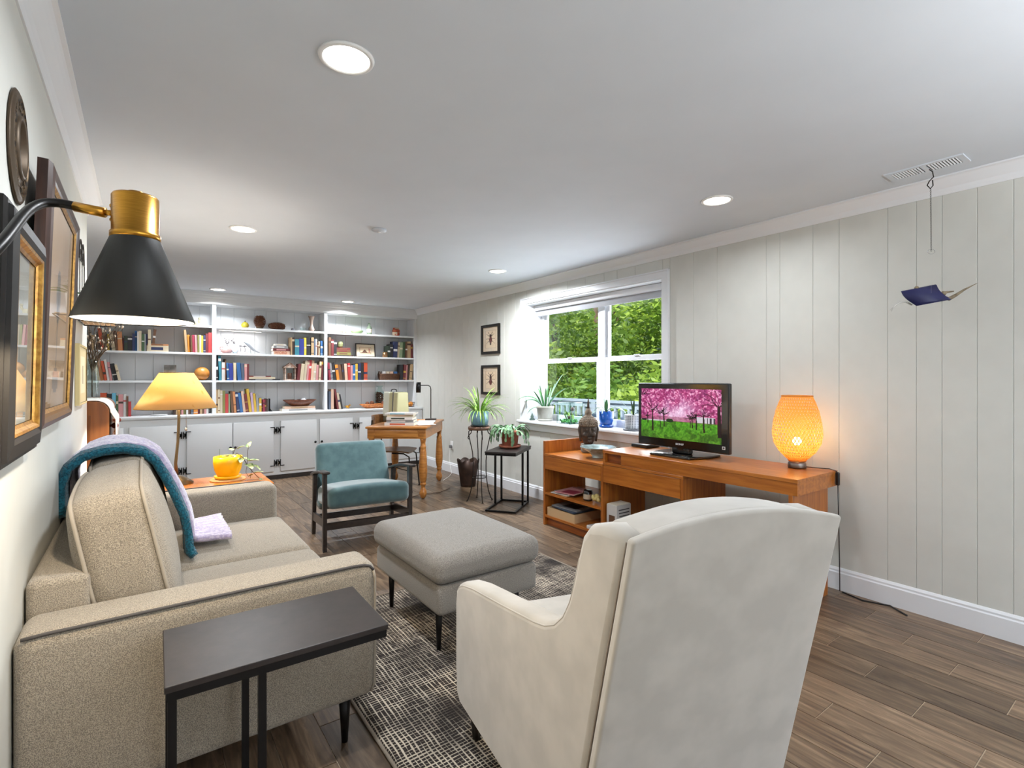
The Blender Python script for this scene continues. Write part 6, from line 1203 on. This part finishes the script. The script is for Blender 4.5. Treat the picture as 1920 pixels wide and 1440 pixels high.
for i in range(5):
    z0 = .09+i*.2; d = MB().rbox(cx1-.03, cx1-.006, cy0+.026, cy1-.026, z0, z0+.19, .004).build('drawer', m_oak, t)
    for y in (cy0+.22, cy1-.22):
        k = MB().tube([(cx1-.006, y, z0+.095), (cx1+.012, y, z0+.095)], .009, 10).ball((cx1+.022, y, z0+.095), .02, 12).build('knob', mat('knob_red', (128, 48, 30), .3), None); k.location = k.location-Vector(t.location)-d.location; k.parent = d
for x in (cx0+.03, cx1-.03):
    for y in (cy0+.03, cy1-.03): MB().box(x-.025, x+.025, y-.025, y+.025, .0005, .06).build('foot', m_oak, t)
t = thing('table_runner', 'white lace runner hanging over the chest top front', 'cloth', loc=(-.3, 4.55, cz)); rn = [(cx0+.02, cz+.002)]+[(cx1-R_+(R_+.004)*math.cos(a), cz-R_+(R_+.004)*math.sin(a)) for a in np.linspace(PI/2, 0, 8)]+[(cx1+.030, cz-.12), (cx1+.031, cz-.30)]
mb = MB(); vs = []; ny = 24
for x, z in rn:
    for j in range(ny+1): y = 4.16+.60*j/ny; vs.append((x+.003*math.sin(j*1.3)*(z < cz-.05), y, z))
W1 = ny+1; mb.add(vs, [(i*W1+j, i*W1+j+1, (i+1)*W1+j+1, (i+1)*W1+j) for i in range(len(rn)-1) for j in range(ny)], 0, True); o = mb.build('cloth', mat('lace_white', (226, 220, 214), .9), t); md = o.modifiers.new('solid', 'SOLIDIFY'); md.thickness = .003
VX, VY = -.262, 4.34
t = thing('branch_vase', 'tall clear glass vase of dark budding branches on the chest', 'vase', loc=(VX, VY, cz+.004)); c = Vector(t.location); MB().lathe([(.04, 0), (.042, .01), (.036, .10), (.034, .20), (.045, .27), (.043, .27), (.032, .20), (.034, .1), (.0001, .012)], 28, tuple(c)).build('glass', m_thin, t)
r = random.Random(33); mb = MB(); bb = MB()
for i in range(15):
    a = r.uniform(-2.2, 1.0); s_ = r.uniform(.05, .24); h_ = r.uniform(.32, .5); P = [c+Vector((0, 0, .02)), c+Vector((0, 0, .18))]
    for k in range(1, 6): f_ = k/5; P.append(c+Vector((math.cos(a)*s_*f_**1.2+r.uniform(-.012, .012), math.sin(a)*s_*f_+r.uniform(-.012, .012), .2+h_*.75*f_)))
    P = [p if p.x > XLL+.02 else Vector((XLL+.02, p.y, p.z)) for p in P]; mb.tube(P, [.004, .0038, .0033, .0028, .0022, .0017, .001], 5)
    for k in range(3, 7):
        q = P[k]+Vector((r.uniform(-.05, .05), r.uniform(-.05, .05), r.uniform(.02, .06))); mb.tube([P[k], q], [.0016, .0008], 4); bb.ball(tuple(q), .0055, 6, sz=1.5)
mb.build('branches', m_stem, t)['kind'] = 'stuff'; bb.build('buds', mat('bud_cream', (190, 176, 160), .8), t)['kind'] = 'stuff'

# ================================================================== BEETLE PRINTS
def beetle(seed):
    im = np.full((60, 40, 3), (214, 196, 172), float); im[8:52, 6:34] = (222, 200, 170); im[8, 6:34] = im[51, 6:34] = (190, 168, 140); im[8:52, 6] = im[8:52, 33] = (190, 168, 140); r = random.Random(seed)
    for i in range(60):
        for j in range(40):
            x = j-19.5
            if (x/3.8)**2+((i-(34 if seed else 31))/8.5)**2 < 1: im[i, j] = (104, 44, 34) if (i+int(abs(x))) % 6 else (54, 28, 24)
            if (x/3.2)**2+((i-(24 if seed else 21))/3.6)**2 < 1: im[i, j] = (60, 34, 28)
            if (x/2.0)**2+((i-(18.5 if seed else 41))/2.6)**2 < 1: im[i, j] = (44, 28, 24)
    for s_ in (-1, 1):
        for k, (y0, dy, ln) in enumerate(((22, -5, 9), (28, 1, 11), (34, 6, 10), (17, -5, 4))):
            for q in np.linspace(0, 1, 24):
                i, j = int(y0+dy*q**1.4), int(19.5+s_*(2.5+ln*q*.8)); im[i, j] = (70, 48, 38)
    return im
for i, (z0, z1, nm) in enumerate(((1.602, 1.965, 'upper black-framed beetle print on the right wall'), (1.103, 1.466, 'lower black-framed beetle print on the right wall'))):
    t = thing('beetle_print', nm, 'picture', 'beetle prints beside the window', (XR-.01, 5.22, z0)); y0, y1 = 5.02, 5.42; X_ = XR-.0005
    for nm2, b_ in (('a', (y0, y1, z0, z0+.032)), ('b', (y0, y1, z1-.032, z1)), ('c', (y0, y0+.035, z0+.032, z1-.032)), ('d', (y1-.035, y1, z0+.032, z1-.032))): MB().box(X_-.022, X_, *b_).build('frame', m_blk, t)
    grid_panel('print', beetle(i), (X_-.010, y1-.035, z1-.032), (0, -(y1-y0-.07), 0), (0, 0, -(z1-z0-.064)), m_vc, t)
    MB().box(X_-.013, X_-.0115, y0+.035, y1-.035, z0+.032, z1-.032).build('pane', m_pane, t)

# ---- added lamp body around the unseen ceiling uplight
t = thing('added_uplight_stand', 'added white uplight stand behind the camera, brightening the ceiling', 'lamp', loc=(1.9, -1.35, 0))
MB().lathe([(.15, .0005), (.15, .02), (.02, .03), (.012, .04), (.012, 1.44), (.03, 1.45), (.19, 1.56), (.2, 1.58), (.185, 1.57), (.03, 1.47), (.0001, 1.47)], 32, (1.9, -1.35, 0)).build('body', m_white, t)
# ================================================================== OUTSIDE
struct(MB().box(XR+T_+.05, 40, -16, 40, -.35, -.25).build('ground', noisy(mat('lawn', (64, 84, 40), .9), (92, 108, 56), 2)))
hl = MB(); vs = []; r = rng
nx, ny = 18, 30
for i in range(nx+1):
    for j in range(ny+1): vs.append((11+i*1.3, -14+j*1.8, -.3+(i/nx)**.8*9+.4*math.sin(i*1.1+j*.7)))
hl.add(vs, [(i*(ny+1)+j, (i+1)*(ny+1)+j, (i+1)*(ny+1)+j+1, i*(ny+1)+j+1) for i in range(nx) for j in range(ny)], 0, True); struct(hl.build('hillside', noisy(mat('hill_green', (44, 62, 26), .95), (74, 96, 40), 1.5)))
struct(MB().box(XR+T_+.02, 5.6, 0, 9, -.22, .12).build('deck', mat('deck_grey', (120, 122, 126), .8)))
t = thing('deck_railing', 'blue-grey painted deck railing outside the window', 'railing', loc=(5.4, 5, .12)); m_rail = mat('rail_grey', (140, 156, 170), .7)
MB().box(5.36, 5.46, .6, 8.9, .955, .99).build('top_rail', m_rail, t); MB().box(5.39, 5.43, .6, 8.9, .88, .955).build('sub_rail', m_rail, t); MB().box(5.39, 5.43, .6, 8.9, .20, .26).build('bottom_rail', m_rail, t)
for y in np.arange(.7, 8.9, .125): MB().box(5.39, 5.43, y-.018, y+.018, .26, .88).build('baluster', m_rail, t)
for y in (.65, 3.0, 5.35, 7.7): MB().box(5.36, 5.45, y-.045, y+.045, .12, .955).build('post', m_rail, t)
lm = [noisy(mat('foliage_'+k, a, .55), b, .9, bump=0, coord='Object') for k, a, b in (('dark', (64, 92, 30), (104, 130, 46)), ('bright', (120, 150, 48), (168, 190, 84)), ('mid', (84, 122, 48), (132, 162, 84)))]
for m_ in lm:
    tb = N(m_, 'ShaderNodeBsdfTranslucent'); tb.inputs[0].default_value = (*lin((170, 200, 70)), 1); mx_ = N(m_, 'ShaderNodeMixShader'); mx_.inputs[0].default_value = .35
    L(m_, bsdf(m_).outputs[0], mx_.inputs[1]); L(m_, tb.outputs[0], mx_.inputs[2]); L(m_, mx_.outputs[0], m_.node_tree.nodes['Material Output'].inputs[0])
def tree(x, y, h_, r_, n, k, label, seed, z0=0):
    g = np.random.default_rng(seed); t = thing('tree', label, 'tree', 'trees beyond the deck', (x, y, z0))
    nb = 46; cc = g.normal(size=(nb, 3)); cc /= np.linalg.norm(cc, axis=1)[:, None]; cc *= (g.random((nb, 1))**.4)*np.array([r_, r_, h_*.48]); cc += (x, y, z0+h_*.52)
    idx = g.integers(0, nb, n); d = g.normal(size=(n, 3)); d /= np.linalg.norm(d, axis=1)[:, None]; P = cc[idx]+d*(g.random((n, 1))**.35)*r_*.36*np.array([1, 1, .8])
    u = g.normal(size=(n, 3)); u[:, 2] *= .5; u /= np.linalg.norm(u, axis=1)[:, None]; v = np.cross(u, g.normal(size=(n, 3))); v /= np.linalg.norm(v, axis=1)[:, None]; s_ = (.05+.06*g.random((n, 1)))
    V = np.stack([P-u*s_, P+v*s_*.45, P+u*s_, P-v*s_*.45], 1).reshape(-1, 3); mb = MB(); mb.v = [tuple(p) for p in V]; mb.f = [(4*i, 4*i+1, 4*i+2, 4*i+3) for i in range(n)]; mb.m = [0]*n; mb.sm = [False]*n
    mb.build('foliage', lm[k], t)['kind'] = 'stuff'
    MB().tube([(x, y, z0), (x+.1, y, z0+h_*.3), (x, y+.1, z0+h_*.7)], [.16, .11, .05], 8).build('trunk', m_stem, t)
TL_ = [(8.6, 8.4, 4.6, 1.5, 5200, 0, 'dark green leafy tree seen through the left sash'), (9.0, 10.4, 5.0, 1.6, 5200, 1, 'yellow-green tree at the left edge of the window view'), (9.8, 6.6, 5.2, 1.7, 6000, 1, 'bright yellow-green tree seen through the right sash'), (8.8, 5.0, 4.2, 1.4, 4600, 2, 'mid green tree behind the television side of the window'), (12.5, 11.5, 7.5, 2.6, 6000, 2, 'tall mid green tree far behind the left sash'), (12.5, 8.2, 7.5, 2.6, 6000, 0, 'tall dark tree far behind the window middle'), (13, 5.4, 7.5, 2.6, 5000, 1, 'tall bright tree far behind the right sash'), (9.2, 12.8, 5.4, 1.9, 4600, 0, 'dark tree left of the window view')]
for i, (x, y, h_, r_, n, k, lab) in enumerate(TL_): tree(x, y, h_, r_, n, k, lab, 40+i, -.25 if x < 11 else 1.2)
for i, (x, y, k) in enumerate(((7.4, 7.2, 2), (7.5, 8.9, 0), (7.2, 5.6, 1), (7.6, 10.5, 1), (7.3, 4.0, 2))): tree(x, y, 1.7, .95, 2600, k, ['mid green shrub beyond the railing, centre', 'dark shrub beyond the railing, left of centre', 'bright shrub beyond the railing, right', 'bright shrub beyond the railing, far left', 'mid green shrub beyond the railing, far right'][i], 70+i, -.25)
